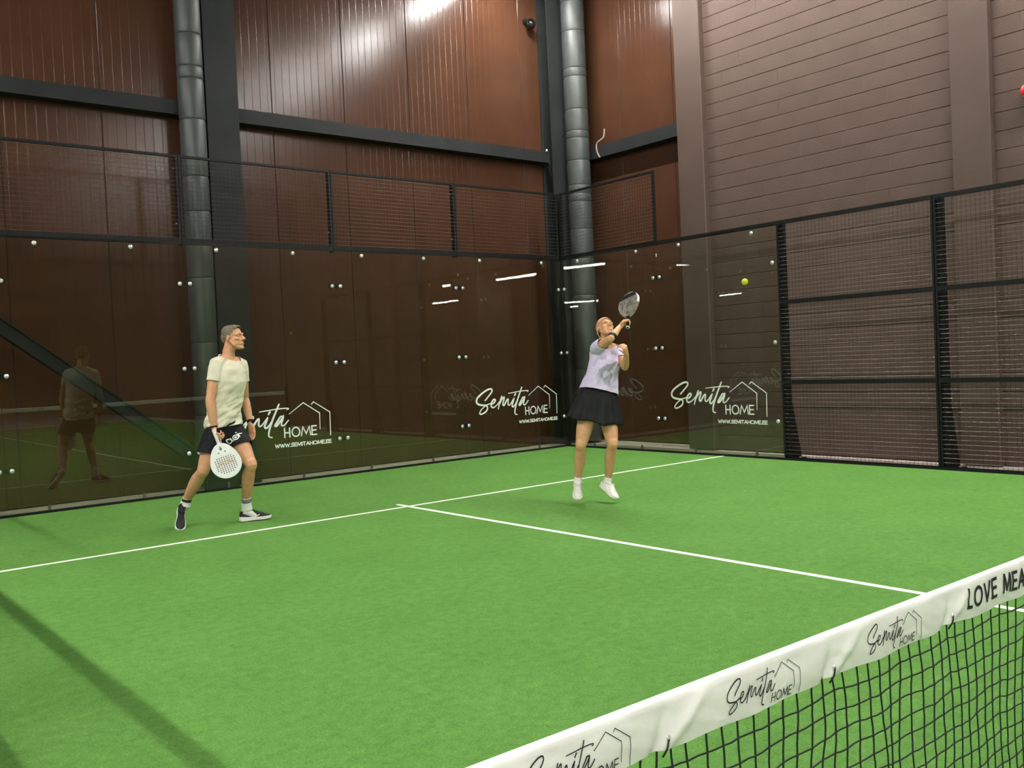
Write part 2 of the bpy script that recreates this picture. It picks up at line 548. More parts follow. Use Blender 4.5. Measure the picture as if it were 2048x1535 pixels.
def beam(axis, a, b, c0, c1, z0, z1, label):
    mid = (a + b) / 2
    loc = (mid, (c0 + c1) / 2, z0) if axis == 'x' else ((c0 + c1) / 2, mid, z0)
    t = thing('steel_beam', label, 'beam', loc)
    k = MB()
    if axis == 'x': k.box(a, b, c0, c1, z0, z1)
    else: k.box(c0, c1, a, b, z0, z1)
    o = wpart('box_section', k, MT['steel'], t)
    e = MB()
    for q in (a, b):
        q0, q1 = (q, q + .012) if q == a else (q - .012, q)
        if axis == 'x': e.box(q0, q1, c0 - .012, c1, z0 - .03, z1 + .03)
        else: e.box(c0 - .012, c1, q0, q1, z0 - .03, z1 + .03)
    wpart('end_plate', e, MT['steel'], t)
    return t
beam('x', -7.65, -0.44, 10.54, 10.725, 4.62, 4.80, 'dark steel girt across the back wall left of the column')
bb = beam('x', -0.02, 5.36, 10.54, 10.725, 4.62, 4.80, 'dark steel girt across the back wall between the two columns')
k = MB(); k.tube([(5.30, 10.53, 4.80), (5.30, 10.53, 4.835)], 0.016, 8); wpart('bolt', k, MT['bolt'], bb)
beam('y', 8.035, 10.45, 5.95, 6.145, 4.66, 4.86, 'dark steel girt on the recessed panel bay right of the corner')
t = thing('steel_brace', 'dark steel diagonal brace seen through the glass left of the man', 'brace', (-0.5, 10.2, 0.2))
k = MB()
A, B = V((-0.60, 10.2, 0.17)), V((-7.6, 10.2, 5.72))
d = (B - A).normalized(); nn = V((-d.z, 0, d.x))
def bar(b, P, Q, hw, hd, nrm, dep):
    b.add([P + nrm * sx * hw + dep * sy * hd for P_ in (0,) for sx, sy in ((-1, -1), (1, -1), (1, 1), (-1, 1))] +
          [Q + nrm * sx * hw + dep * sy * hd for sx, sy in ((-1, -1), (1, -1), (1, 1), (-1, 1))],
          [(0, 1, 2, 3), (7, 6, 5, 4), (0, 4, 5, 1), (1, 5, 6, 2), (2, 6, 7, 3), (3, 7, 4, 0)])
bar(k, A, B, 0.06, 0.05, nn, V((0, 1, 0)))
wpart('tube', k, MT['steel'], t)
k = MB(); bar(k, A + nn * .068, B + nn * .068, 0.008, 0.075, nn, V((0, 1, 0))); bar(k, A - nn * .068, B - nn * .068, 0.008, 0.075, nn, V((0, 1, 0)))
wpart('flange', k, MT['steel'], t)
k = MB(); k.box(-0.80, -0.40, 10.15, 10.162, -0.012, 0.36); k.box(-0.80, -0.40, 10.238, 10.25, -0.012, 0.36); wpart('gusset_plate', k, MT['steel'], t)

# round ducts
def duct(x, y, r, label, joints):
    t = thing('ventilation_duct', label, 'duct', (x, y, 0))
    z0 = 0.02
    js = sorted(joints) + [CEIL]
    for z1 in js:
        k = MB(); q = r - 0.004
        k.tube([(x, y, z0), (x, y, z0 + .012), (x, y, z0 + 0.03), (x, y, z1 - 0.03), (x, y, z1 - 0.012), (x, y, z1)],
               [q - .002, q, r, r, q, q - .002], 36)
        wpart('duct_section', k, MT['duct'], t, smooth=True)
        z0 = z1 + 0.0005
    return t
duct(-0.61, 10.50, 0.158, 'dark round ventilation duct left of the steel column behind the man',
     [0.9, 1.8, 2.6, 3.02, 3.42, 3.85, 4.55, 5.05, 5.2, 5.6, 6.2, 6.9, 7.6])
duct(5.735, 10.245, 0.192, 'dark round ventilation duct standing in the far corner behind the woman',
     [1.2, 2.3, 2.42, 2.9, 3.02, 3.5, 3.95, 4.08, 4.22, 4.62, 4.98, 5.1, 5.45, 5.98, 6.12, 6.72, 7.2, 7.34, 7.9])

# small fittings
t = thing('security_camera', 'small black dome security camera high on the back wall near the corner', 'camera', (5.13, 10.70, 6.90))
k = MB(); k.tube([(5.13, 10.728, 6.93), (5.13, 10.70, 6.93)], 0.06, 20); wpart('mount', k, MT['black'], t, smooth=False)
k = MB(); k.tube([(5.13, 10.70, 6.93), (5.13, 10.62, 6.91)], [0.045, 0.05], 16); wpart('bracket', k, MT['black'], t)
k = MB(); k.ell((5.13, 10.59, 6.86), (0.075, 0.075, 0.085), nu=20, nv=14); wpart('dome', k, MT['dome'], t, smooth=True)
k = MB(); pts = crom([(5.96, 9.84, 5.10), (5.955, 9.85, 5.0), (5.94, 9.87, 4.95), (5.925, 9.99, 4.89), (5.925, 10.0, 4.78), (5.94, 9.97, 4.68), (5.96, 9.96, 4.66)], 5)
k.tube(pts, 0.012, 8)
tag(part('loose_cable', k, MT['cable'], smooth=True), 'pale loop of loose cable over the girt right of the corner duct', 'cable')
t = thing('alarm_sounder', 'red alarm sounder on the block wall at the right edge of the picture', 'alarm', (5.66, 3.235, 4.02))
k = MB(); k.tube([(5.698, 3.235, 4.03), (5.655, 3.235, 4.03)], 0.075, 24); wpart('base', k, MT['white'], t)
k = MB(); k.tube([(5.656, 3.235, 4.03), (5.60, 3.235, 4.03), (5.575, 3.235, 4.03)], [0.07, 0.066, 0.045], 24); wpart('red_cap', k, MT['red'], t, smooth=True)
k = MB(); k.box(5.63, 5.70, 3.165, 3.275, 3.80, 3.945); wpart('shadow_box', k, MT['black'], t)  # black box added for the dark shadow below the red cap

# lamps
def lamp(x, y, z, L, ang, label, group, hw=0.03, m='lamp', depth=0.0):
    t = thing('linear_lamp', label, 'lamp', (x, y, z), group)
    t.rotation_euler = (0, 0, ang)
    k = MB(); k.box(-hw - .01, hw + .01, -L / 2 - .02, L / 2 + .02, 0.012, 0.09); part('housing', k, MT['white'], t)
    k = MB(); k.box(-hw, hw, -L / 2, L / 2, -depth, 0.012); part('diffuser', k, MT[m], t)
    for yy in (-L * .35, L * .35):
        k = MB(); k.tube([(0, yy, 0.09), (0, yy, CEIL - z - 0.02)], 0.006, 6)
        part('suspension_rod', k, MT['black'], t)
for y in (9.45, 7.0, 4.4, 1.8, -0.8, -3.4, -6.0, -8.6):
    lamp(LAMP_RIGHT_X, y, LAMP_Z, 1.5, 0, 'white linear lamp hung above the right side of the court', 'lamps over the right side')
    lamp(LAMP_LEFT_X, y, LAMP_Z, 1.5, 0, 'white linear lamp hung beyond the left side of the court', 'lamps beyond the left side')
for (xa, ya, xb, yb) in [(-18.2, -20.6, -18.3, -17.4), (-17.6, -14.3, -18.3, -12.1), (-22.7, -11.25, -24.0, -10.4), (-26, -38.4, -25.9, -35.0),
                         (-38.3, -36.8, -40.0, -34.6), (-48.5, -28.6, -47.9, -25.8), (-17.4, -24.8, -17.4, -24.1), (-43.6, -41.8, -43.4, -40.6)]:
    a, b = V((xa, ya, 0)), V((xb, yb, 0)); d = b - a
    lamp((xa + xb) / 2, (ya + yb) / 2, 6.0, d.length, math.atan2(d.y, d.x) - pi / 2, 'white linear lamp far across the hall, mirrored in the glass', 'lamps far across the hall', 0.04, 'far_lamp', 0.09)

# ================================================================== THE COURT CAGE
GT = 0.012            # pane thickness
# strokes of the printed lettering, metres on the glass (s to the right, t up)
SCRIPT = [
 [(0.169, 0.402), (0.22, 0.447), (0.281, 0.502), (0.306, 0.536), (0.298, 0.562), (0.255, 0.566), (0.187, 0.544), (0.107, 0.503), (0.036, 0.455), (0.009, 0.409), (0.016, 0.371), (0.059, 0.345), (0.127, 0.334), (0.185, 0.327), (0.207, 0.297), (0.196, 0.259), (0.15, 0.225), (0.096, 0.206), (0.062, 0.209), (0.058, 0.228), (0.079, 0.258), (0.125, 0.296), (0.185, 0.331), (0.244, 0.346), (0.282, 0.353)],
 [(0.272, 0.335), (0.32, 0.35), (0.355, 0.379), (0.356, 0.402), (0.328, 0.405), (0.293, 0.372), (0.274, 0.335), (0.28, 0.305), (0.308, 0.286), (0.346, 0.298), (0.395, 0.328), (0.434, 0.365)],
 [(0.485, 0.446), (0.464, 0.402), (0.433, 0.328), (0.408, 0.261)],
 [(0.422, 0.313), (0.463, 0.372), (0.512, 0.424), (0.533, 0.424), (0.519, 0.38), (0.5, 0.335), (0.505, 0.313), (0.525, 0.31), (0.555, 0.35), (0.589, 0.391), (0.608, 0.391), (0.601, 0.35), (0.601, 0.314), (0.621, 0.302), (0.655, 0.329), (0.693, 0.373), (0.722, 0.402)],
 [(0.722, 0.402), (0.701, 0.351), (0.679, 0.307), (0.684, 0.279), (0.707, 0.278), (0.745, 0.315), (0.769, 0.351)],
 [(0.757, 0.474), (0.733, 0.441)],
 [(0.882, 0.56), (0.853, 0.502), (0.808, 0.416), (0.768, 0.329), (0.737, 0.249), (0.725, 0.191), (0.733, 0.162), (0.768, 0.152)],
 [(0.617, 0.482), (0.699, 0.489), (0.835, 0.501), (0.942, 0.505), (1.003, 0.503), (1.007, 0.491), (0.985, 0.486)],
 [(0.928, 0.402), (0.897, 0.405), (0.864, 0.366), (0.826, 0.315), (0.816, 0.293), (0.838, 0.294), (0.88, 0.337), (0.923, 0.387), (0.932, 0.405), (0.922, 0.366), (0.902, 0.316), (0.909, 0.29), (0.94, 0.294), (0.973, 0.323), (1.0, 0.352)]]
HOUSE = [[(1.013, 0.427), (1.217, 0.56), (1.441, 0.412), (1.436, 0.2)], [(1.33, 0.531), (1.361, 0.562), (1.589, 0.415), (1.584, 0.116)]]
def oval(cx, cy, rx, ry, n=20):
    return [(cx + rx * cos(2 * pi * i / n + pi / 2), cy + ry * sin(2 * pi * i / n + pi / 2)) for i in range(n + 1)]
HOME = [[(0.940, 0.251), (0.940, 0.138)], [(1.009, 0.252), (1.009, 0.138)], [(0.94, 0.194), (1.009, 0.194)], oval(1.095, 0.196, 0.053, 0.057),
        [(1.168, 0.14), (1.194, 0.25), (1.237, 0.163), (1.283, 0.251), (1.299, 0.142)],
        [(1.384, 0.253), (1.320, 0.253), (1.320, 0.141), (1.384, 0.141)], [(1.32, 0.199), (1.378, 0.199)]]
GLY = {'W': (0.95, [[(0, 1), (.24, 0)], [(.24, 0), (.475, .85)], [(.475, .85), (.71, 0)], [(.71, 0), (.95, 1)]]), '.': (0.1, [[(.02, 0), (.1, 0)]]),
       'S': (0.55, [[(.53, .85), (.4, .99), (.18, .99), (.04, .84), (.06, .64), (.28, .52), (.5, .4), (.53, .18), (.38, .01), (.15, .01), (.01, .16)]]),
       'E': (0.52, [[(.52, 1), (0, 1), (0, 0), (.52, 0)], [(0, .52), (.46, .52)]]), 'M': (0.88, [[(0, 0), (.08, 1)], [(.10, 1), (.44, .10)], [(.44, .10), (.78, 1)], [(.8, 1), (.88, 0)]]),
       'I': (0.06, [[(.03, 0), (.03, 1)]]), 'T': (0.6, [[(0, 1), (.6, 1)], [(.3, 1), (.3, 0)]]), 'A': (0.72, [[(0, 0), (.36, 1)], [(.36, 1), (.72, 0)], [(.13, .33), (.59, .33)]]),
       'H': (0.62, [[(0, 0), (0, 1)], [(.62, 0), (.62, 1)], [(0, .5), (.62, .5)]]), 'O': (0.86, [oval(.43, .5, .43, .5)]),
       'L': (0.45, [[(0, 1), (0, 0), (.45, 0)]]), 'V': (0.68, [[(0, 1), (.34, 0)], [(.34, 0), (.68, 1)]]), 'N': (0.62, [[(0, 0), (0, 1)], [(0, 1), (.62, 0)], [(.62, 0), (.62, 1)]]), ' ': (0.35, [])}
def text_strokes(t, s0, t0, h, width, gap=0.2, slant=0.0):
    tot = sum(GLY[c][0] + gap for c in t) - gap
    k = width / (tot * h)
    out = []
    x = 0.0
    for c in t:
        for st in GLY[c][1]:
            out.append([(s0 + (x + a) * h * k + b * h * slant, t0 + b * h) for a, b in st])
        x += GLY[c][0] + gap
    return out
URL = text_strokes('WWW.SEMITAHOME.EE', 0.806, 0.016, 0.042, 0.782, 0.16)

def dense(st, n=6):
    out = []
    for a, b in zip(st[:-1], st[1:]):
        out += [(a[0] + (b[0] - a[0]) * i / n, a[1] + (b[1] - a[1]) * i / n) for i in range(n)]
    return out + [st[-1]]

def logo(parent, at, lift, scale=1.0, m=None, wscript=0.026, whome=0.017, whouse=0.012, wurl=0.0105, url=True):
    m = m or MT['print']
    k = MB()
    for st in SCRIPT:
        pts = [(p.x * scale, p.y * scale) for p in crom(st, 3)]
        w_ = wscript * (0.55 if st is SCRIPT[7] else 1.0)
        n = len(pts)
        ws = [w_ * scale * (0.62 + 0.38 * sin(pi * min(1, 0.12 + i / (n - 1)))) for i in range(n)]
        k.ribbon(pts, ws, at, lift)
    wpart('script_lettering', k, m, parent, rec=False)
    k = MB()
    for st in HOME:
        k.ribbon([(a * scale, b * scale) for a, b in st], whome * scale, at, lift)
    wpart('capital_lettering', k, m, parent, rec=False)
    k = MB()
    for st in HOUSE:
        n = len(st)
        k.ribbon([(a * scale, b * scale) for a, b in st], [whouse * scale * (0.6 if i in (0, n - 1) and st is HOUSE[0] else 1) for i in range(n)], at, lift)
    wpart('house_outline', k, m, parent, rec=False)
    if url:
        k = MB()
        for st in URL:
            k.ribbon([(a * scale, b * scale) for a, b in st], wurl * scale, at, lift)
        wpart('web_address', k, m, parent, rec=False)

def bolt_mb(p, nrm, r=0.026):
    k = MB(); p = V(p); nrm = V(nrm)
    k.tube([p - nrm * 0.0005, p + nrm * 0.004, p + nrm * 0.012, p + nrm * 0.018], [r * 0.7, r, r * 0.92, r * 0.55], 14)
    return k

def glass_panel(axis, c, a, b, inward, label, ends=(True, True), tops=None, logo_at=None, z0=0.027, z1=2.97):
    """pane on the plane axis=c, spanning a..b; inward = +1/-1 direction into the court along that axis"""
    mid = (a + b) / 2
    loc = (mid, c, 0) if axis == 'y' else (c, mid, 0)
    t = thing('glass_screen', label, 'glass wall')
    t.location = loc
    g = 0.003
    k = MB()
    c0, c1 = (c, c - inward * GT)
    lo, hi = min(c0, c1), max(c0, c1)
    if axis == 'y': k.box(a + g, b - g, lo, hi, z0, z1)
    else: k.box(lo, hi, a + g, b - g, z0, z1)
    wpart('pane', k, MT['glass'], t)
    nrm = (0, inward, 0) if axis == 'y' else (inward, 0, 0)
    def P(s, z): return (s, c, z) if axis == 'y' else (c, s, z)
    for z in (0.485, 1.485, 2.485):
        if ends[0]: wpart('bolt', bolt_mb(P(a + 0.06, z), nrm), MT['bolt'], t, smooth=True)
        if ends[1]: wpart('bolt', bolt_mb(P(b - 0.06, z), nrm), MT['bolt'], t, smooth=True)
    for s in (tops or (a + 0.4, b - 0.6)):
        wpart('bolt', bolt_mb(P(s, 2.895), nrm), MT['bolt'], t, smooth=True)
    # clamp plates behind the joint and sill clips
    for s in (a + 0.4, b - 0.6):
        k = MB(); p = V(P(s, 0.0)); n_ = V(nrm)
        q0, q1 = p + n_ * 0.014, p + n_ * 0.0005
        k.box(min(q0.x, q1.x) - (0.014 if axis == 'y' else 0), max(q0.x, q1.x) + (0.014 if axis == 'y' else 0),
              min(q0.y, q1.y) - (0.014 if axis == 'x' else 0), max(q0.y, q1.y) + (0.014 if axis == 'x' else 0), 0.027, 0.092)
        wpart('sill_clip', k, MT['wire'], t)
    if logo_at is not None:
        if axis == 'y': at = lambda s, q: V((logo_at + s, c + inward * 0.0015, 0.43 + q))
        else: at = lambda s, q: V((c + inward * 0.0015, logo_at - inward * -1 * s * -1, 0.43 + q)) if inward > 0 else V((c + inward * 0.0015, logo_at - s, 0.43 + q))
        logo(t, at, nrm)
    return t

glass_panel('y', 10, 3, 5, -1, 'glass panel of the back wall next to the corner, with a white house logo', (True, True), logo_at=3.209, tops=(3.39, 4.6))
glass_panel('y', 10, 1, 3, -1, 'plain glass panel of the back wall without lettering, between two logo panels', (True, True))
glass_panel('y', 10, -1, 1, -1, 'glass panel of the back wall behind the man, its logo partly hidden by him', (True, True), logo_at=-0.775)
glass_panel('y', 10, -3, -1, -1, 'plain glass panel of the back wall at the left, mirroring the man', (True, True))
glass_panel('y', 10, -5, -3, -1, 'outermost left glass panel of the back wall, almost outside the picture', (True, True))
glass_panel('x', 5, 8, 9.985, -1, 'glass panel of the right side wall next to the corner, behind the woman', (True, True), tops=(8.37, 9.6))
glass_panel('x', 5, 6, 8, -1, 'glass panel of the right side wall with a white house logo, beside the mesh', (True, True), logo_at=7.811, tops=(6.36, 7.57))
glass_panel('x', -5, 8, 9.985, 1, 'glass panel of the left side wall next to the back wall, outside the picture', (True, True))
glass_panel('x', -5, 6, 8, 1, 'glass panel of the left side wall beside the mesh, outside the picture', (True, True))

# joint clamps (dark plates bridging each pair of bolts)
def joint_clamps(axis, c, s, label):
    t = thing('glass_joint_clamp', label, 'clamp')
    t.location = (s, c, 0) if axis == 'y' else (c, s, 0)
    for z in (0.485, 1.485, 2.485):
        k = MB()
        sg = 1 if c > 0 else -1
        if axis == 'y': k.box(s - 0.1, s + 0.1, c + sg * GT + .001 * sg, c + sg * GT + 0.009 * sg, z - 0.028, z + 0.028)
        else:
            x0, x1 = sorted((c + sg * (GT + .001), c + sg * (GT + .009)))
            k.box(x0, x1, s - 0.1, s + 0.1, z - 0.028, z + 0.028)
        wpart('clamp_plate', k, MT['black'], t)
for s, lb in ((3, 'dark clamps at the glass joint one panel left of the corner'), (1, 'dark clamps at the glass joint two panels left of the corner'),
              (-1, 'dark clamps at the glass joint beside the standing man'), (-3, 'dark clamps at the glass joint on the left edge of the picture')):
    joint_clamps('y', 10, s, lb)
joint_clamps('x', 5, 8, 'dark clamps at the glass joint in the right side wall')

# frame members
def tube_thing(name, label, cat, boxes, m='black', pname='bar'):
    x = sum((b[0] + b[1]) / 2 for b in boxes) / len(boxes)
    y = sum((b[2] + b[3]) / 2 for b in boxes) / len(boxes)
    z = min(b[4] for b in boxes)
    t = thing(name, label, cat, (x, y, z))
    for b in boxes:
        k = MB(); k.box(*b); wpart(pname, k, MT[m], t)
    return t
tube_thing('steel_sill', 'black steel sill rail along the foot of the back glass', 'rail', [(-5.06, 5.06, 9.998, 10.05, -0.013, 0.024)])
tube_thing('steel_sill', 'black steel sill rail along the foot of the right side', 'rail', [(4.998, 5.05, 0.0, 9.995, -0.013, 0.024)])
tube_thing('steel_sill', 'black steel sill rail along the left side, outside the picture', 'rail', [(-5.05, -4.998, 2.0, 9.995, -0.013, 0.024)])

def wires(k, k2, axis, c, a, b, z0, z1, off):
    r = 0.0011
    n = round((b - a) / 0.05)
    for i in range(1, n):
        s = a + (b - a) * i / n
        if axis == 'y': k.box(s - r, s + r, c - r, c + r, z0, z1)
        else: k.box(c - r, c + r, s - r, s + r, z0, z1)
    n = round((z1 - z0) / 0.05)
    r = 0.0018
    for i in range(1, n):
        z = z0 + (z1 - z0) * i / n
        c2 = c + off * 2 * r
        k2.tube([(a, c2, z), (b, c2, z)] if axis == 'y' else [(c2, a, z), (c2, b, z)], r * 1.15, 6)
def mesh_panel(axis, c, a, b, z0, z1, sg, label, rails=(), top=0.035, bottom=0.05, upr=0.022, mesh=True):
    """welded mesh panel; sg points outward along the axis"""
    loc = ((a + b) / 2, c, z0) if axis == 'y' else (c, (a + b) / 2, z0)
    t = thing('mesh_fence', label, 'fence panel', loc)
    def bx(s0, s1, d0, d1, q0, q1):
        k = MB(); e0, e1 = sorted((c + sg * d0, c + sg * d1))
        if axis == 'y': k.box(s0, s1, e0, e1, q0, q1)
        else: k.box(e0, e1, s0, s1, q0, q1)
        return k
    d0 = 0.006 if z0 < 1 else 0.016
    wpart('top_rail', bx(a, b, d0, 0.05, z1 - top, z1), MT['black'], t)
    wpart('bottom_rail', bx(a, b, 0.016, 0.05, z0, z0 + bottom), MT['black'], t)
    wpart('upright', bx(a, a + upr, d0, 0.05, z0 + bottom, z1 - top), MT['black'], t)
    wpart('upright', bx(b - upr, b, d0, 0.05, z0 + bottom, z1 - top), MT['black'], t)
    for z in rails:
        wpart('middle_rail', bx(a + upr, b - upr, 0.006, 0.05, z - 0.026, z + 0.026), MT['black'], t)
    k, k2 = MB(), MB(); wires(k, k2, axis, c + sg * 0.0145, a + 0.004, b - 0.004, z0 + bottom * 0.4, z1 - 0.004, -sg)
    wpart('upright_wires', k, MT['black'], t, stuff=True, rec=False)  # same welded mesh, coloured darker because it catches no glint
    wpart('level_wires', k2, MT['wire'], t, stuff=True, rec=False)  # lamp glint put into the lighter wire colour
    return t
BK = ['mesh panel above the back glass next to the corner', 'mesh panel above the back glass, second left of the corner, bright wires',
      'mesh panel above the back glass, third left of the corner, crossing the steel column', 'mesh panel above the back glass at the left edge of the picture',
      'mesh panel above the back glass beyond the left edge of the picture']
for i in range(5):
    b = 5 - 2 * i
    mesh_panel('y', 10, b - 2 + 0.003, b - 0.003, 2.95, 4.0, 1, BK[i], top=0.03, bottom=0.07, upr=0.028)
mesh_panel('x', 5, 8.0, 9.98, 2.95, 4.0, 1, 'raised mesh panel above the side glass right of the corner duct', top=0.03, bottom=0.06, upr=0.035)
tube_thing('steel_beam', 'black top rail over the right side glass with the logo', 'rail', [(5.013, 5.05, 6.0, 7.995, 2.95, 3.0)])
mesh_panel('x', 5, 4.005, 5.995, 0.026, 3.0, 1, 'tall mesh panel of the right side next to the glass', rails=(0.98, 1.98), top=0.045, bottom=0.010)
mesh_panel('x', 5, 2.005, 3.995, 0.026, 3.0, 1, 'tall mesh panel of the right side at the right edge of the picture', rails=(0.98, 1.98), top=0.045, bottom=0.010)
mesh_panel('x', -5, 8.0, 9.98, 2.95, 4.0, -1, 'raised mesh panel above the left side glass, outside the picture', top=0.03, bottom=0.06, upr=0.035)
tube_thing('steel_beam', 'black top rail over the left side glass, outside the picture', 'rail', [(-5.05, -5.013, 6.0, 7.995, 2.95, 3.0)])
mesh_panel('x', -5, 4.005, 5.995, 0.026, 3.0, -1, 'tall mesh panel of the left side next to the glass, outside the picture', rails=(0.98, 1.98), top=0.045, bottom=0.010)
mesh_panel('x', -5, 2.005, 3.995, 0.026, 3.0, -1, 'tall mesh panel of the left side next to the net, outside the picture', rails=(0.98, 1.98), top=0.045, bottom=0.010)

def post(x, y, sx, sy, z1, label, gusset=True, h0=-0.014):
    """side post: a deep plate post with a flared foot; sx = outward sign along x"""
    t = thing('fence_post', label, 'post', (x, y, 0))
    k = MB()
    a0, a1 = sorted((x + sx * 0.053, x + sx * 0.133))
    k.box(a0, a1, y - 0.026, y + 0.026, h0, z1); wpart('post_tube', k, MT['black'], t)
    if gusset:
        k = MB(); x1 = x + sx * 0.134; x2 = x + sx * 0.30
        for yy in (y - 0.018, y + 0.018):
            k.add([(x1, yy - .005, h0), (x2, yy - .005, h0), (x2, yy - .005, 0.06), (x1, yy - .005, 0.75), (x1, yy + .005, h0), (x2, yy + .005, h0), (x2, yy + .005, 0.06), (x1, yy + .005, 0.75)],
                  [(0, 1, 2, 3), (7, 6, 5, 4), (0, 4, 5, 1), (1, 5, 6, 2), (2, 6, 7, 3), (3, 7, 4, 0)])
        wpart('foot_gusset', k, MT['black'], t)
        k = MB(); a0, a1 = sorted((x + sx * 0.053, x + sx * 0.32))
        k.box(a0, a1, y - 0.09, y + 0.09, h0, 0.01); wpart('base_plate', k, MT['black'], t)
        for yy in (-0.07, 0.07):
            k = MB(); k.tube([(x + sx * 0.2, y + yy, 0.01), (x + sx * 0.2, y + yy, 0.03)], 0.014, 8)
            wpart('bolt', k, MT['bolt'], t)
    return t
post(5, 5.965, 1, 0, 3.0, 'black post where the right glass meets the mesh')
post(5, 3.95, 1, 0, 3.0, 'black post between the two tall mesh panels on the right')
post(5, 2.0, 1, 0, 3.0, 'black post at the end of the right mesh, outside the picture')
post(-5, 5.965, -1, 0, 3.0, 'black post where the left glass meets the mesh, outside the picture')
post(-5, 3.95, -1, 0, 3.0, 'black post between the left mesh panels, outside the picture')
post(-5, 2.0, -1, 0, 3.0, 'black post beside the left court entrance, outside the picture')
def upost(x, label):
    t = thing('mesh_post', label, 'post', (x, 10, 2.95))
    k = MB(); k.box(x - 0.024, x + 0.024, 10.052, 10.096, 2.93, 4.0); wpart('post_tube', k, MT['black'], t)
    for z in (3.2, 3.85):
        k = MB(); k.tube([(x - 0.04, 10.075, z), (x + 0.04, 10.075, z)], 0.009, 8)
        wpart('bolt', k, MT['bolt'], t)
for x, lb in ((3, 'short black mesh post above the glass, nearest the corner'), (1, 'short black mesh post above the glass, second from the corner'),
              (-1, 'short black mesh post above the glass, left of the round duct'), (-3, 'short black mesh post above the glass, outside the left edge')):
    upost(x, lb)
t = thing('corner_post', 'black corner post joining back and right side of the court', 'post', (5.07, 10.07, 0))
k = MB(); k.box(5.053, 5.12, 10.053, 10.12, -0.014, 4.0); wpart('post_tube', k, MT['black'], t)
k = MB(); k.box(5.016, 5.053, 10.053, 10.065, 0.04, 2.94); wpart('angle_leg', k, MT['black'], t)
t = thing('corner_post', 'black corner post at the left back corner, outside the picture', 'post', (-5.07, 10.07, 0))
k = MB(); k.box(-5.12, -5.053, 10.053, 10.12, -0.014, 4.0); wpart('post_tube', k, MT['black'], t)

# ================================================================== THE NET
net = thing('court_net', 'black padel net with a white printed top band crossing the lower right corner', 'net', (0, 0, 0))
TIES = [-4.022 + 0.449 * i for i in range(-1, 20)]
def ztop(x): return 0.885 + 0.028 * (abs(x) / 5) ** 1.3
def band_h(x):
    d = min(abs(x - t_) for t_ in TIES)
    return 0.084 + 0.006 * math.exp(-(d / 0.05) ** 2) * -1 + 0.002 * sin(x * 31)
def band_y(x, u):
    """front face of the band at height fraction u (0 bottom .. 1 top)"""
    y = -0.010 - 0.0035 * sin(pi * u)
    for t_ in TIES:
        d = x - t_
        if abs(d) < 0.22:
            # a crease runs up and to the right from each tie
            line = d - 0.10 * u
            y += -0.0080 * math.exp(-(line / 0.018) ** 2) * (1 - u) ** 0.7 * (0.4 + u * 1.2)
            line2 = d + 0.015 - 0.02 * u
            y += 0.008 * math.exp(-(line2 / 0.013) ** 2) * (1 - u)
    y += 0.0026 * noise.noise(V((x * 9, u * 2.0, 3.1))) + 0.0016 * noise.noise(V((x * 22 + u * 3, u * 3.0, 1.1)))
    return y
k = MB()
NX = 1800
us = [0, 0.06, 0.13, 0.2, 0.27, 0.35, 0.43, 0.51, 0.6, 0.68, 0.76, 0.84, 0.92]
prof_n = len(us) + 5 + 3
for i in range(NX + 1):
    x = -4.98 + 9.96 * i / NX
    zt = ztop(x); h = band_h(x); zb = zt - h
    ring = [(x, band_y(x, u), zb + u * (h - 0.008)) for u in us]
    for a in (150, 120, 90, 60, 30):
        ring.append((x, -0.001 + 0.0105 * cos(radians(a)), zt - 0.009 + 0.009 * sin(radians(a))))
    ring += [(x, 0.009, zt - 0.03), (x, 0.009, zb + 0.02), (x, 0.008, zb)]
    k.v += ring
n = prof_n
for i in range(NX):
    for j in range(n - 1):
        k.f.append((i * n + j, (i + 1) * n + j, (i + 1) * n + j + 1, i * n + j + 1))
part('top_band', k, MT['vinyl'], net, smooth=True, label='white vinyl band with black lettering', rec=False)
LS = 0.128
for i in range(-1, 20):
    x0 = -4.298 + 0.4235 * i
    if x0 > -3.2 or x0 < -4.75: continue
    def at(s, q, x0=x0):
        x = x0 + s
        h = band_h(x); zb = ztop(x) - h
        z = 0.8085 + (q * 1.105) + (ztop(x) - ztop(-3.8))
        u = max(0, min(1, (z - zb) / (h - 0.008)))
        return V((x, band_y(x, u) - 0.0013, z))
    k = MB()
    for st in SCRIPT:
        pts = [(p.x * LS, p.y * LS) for p in crom(st, 3)]
        k.ribbon(pts, 0.0022 * (0.7 if st is SCRIPT[7] else 1), at, (0, -.5, 0))
    part('script_lettering', k, MT['ink'], net, rec=False, label='black script lettering')
    k = MB()
    for st in HOME: k.ribbon([(a * LS, b * LS) for a, b in (dense(st) if len(st) < 8 else st)], 0.0017, at, (0, -.5, 0))
    part('capital_lettering', k, MT['ink'], net, rec=False, label='black capital lettering')
    k = MB()
    for st in HOUSE:
        pp = []
        for q in range(len(st) - 1):
            for r_ in range(6):
                f_ = r_ / 6
                pp.append((LS * (st[q][0] * (1 - f_) + st[q + 1][0] * f_), LS * (st[q][1] * (1 - f_) + st[q + 1][1] * f_)))
        pp.append((st[-1][0] * LS, st[-1][1] * LS))
        k.ribbon(pp, 0.0012, at, (0, -.5, 0))
    part('house_outline', k, MT['ink'], net, rec=False, label='black house outline')
def at(s, q):
    x = -3.045 + s
    h = band_h(x); zb = ztop(x) - h
    z = zb + 0.026 + q
    u = max(0, min(1, (z - zb) / (h - 0.008)))
    return V((x, band_y(x, u) - 0.0013, z))
k = MB()
for st in text_strokes('LOVE MEAN', 0.0, 0.0, 0.038, 0.318, 0.3, 0.14):
    k.ribbon(dense(st) if len(st) < 8 else st, 0.0074, at, (0, -1, 0))
part('capital_lettering', k, MT['ink'], net, rec=False, label='bold black capital lettering')
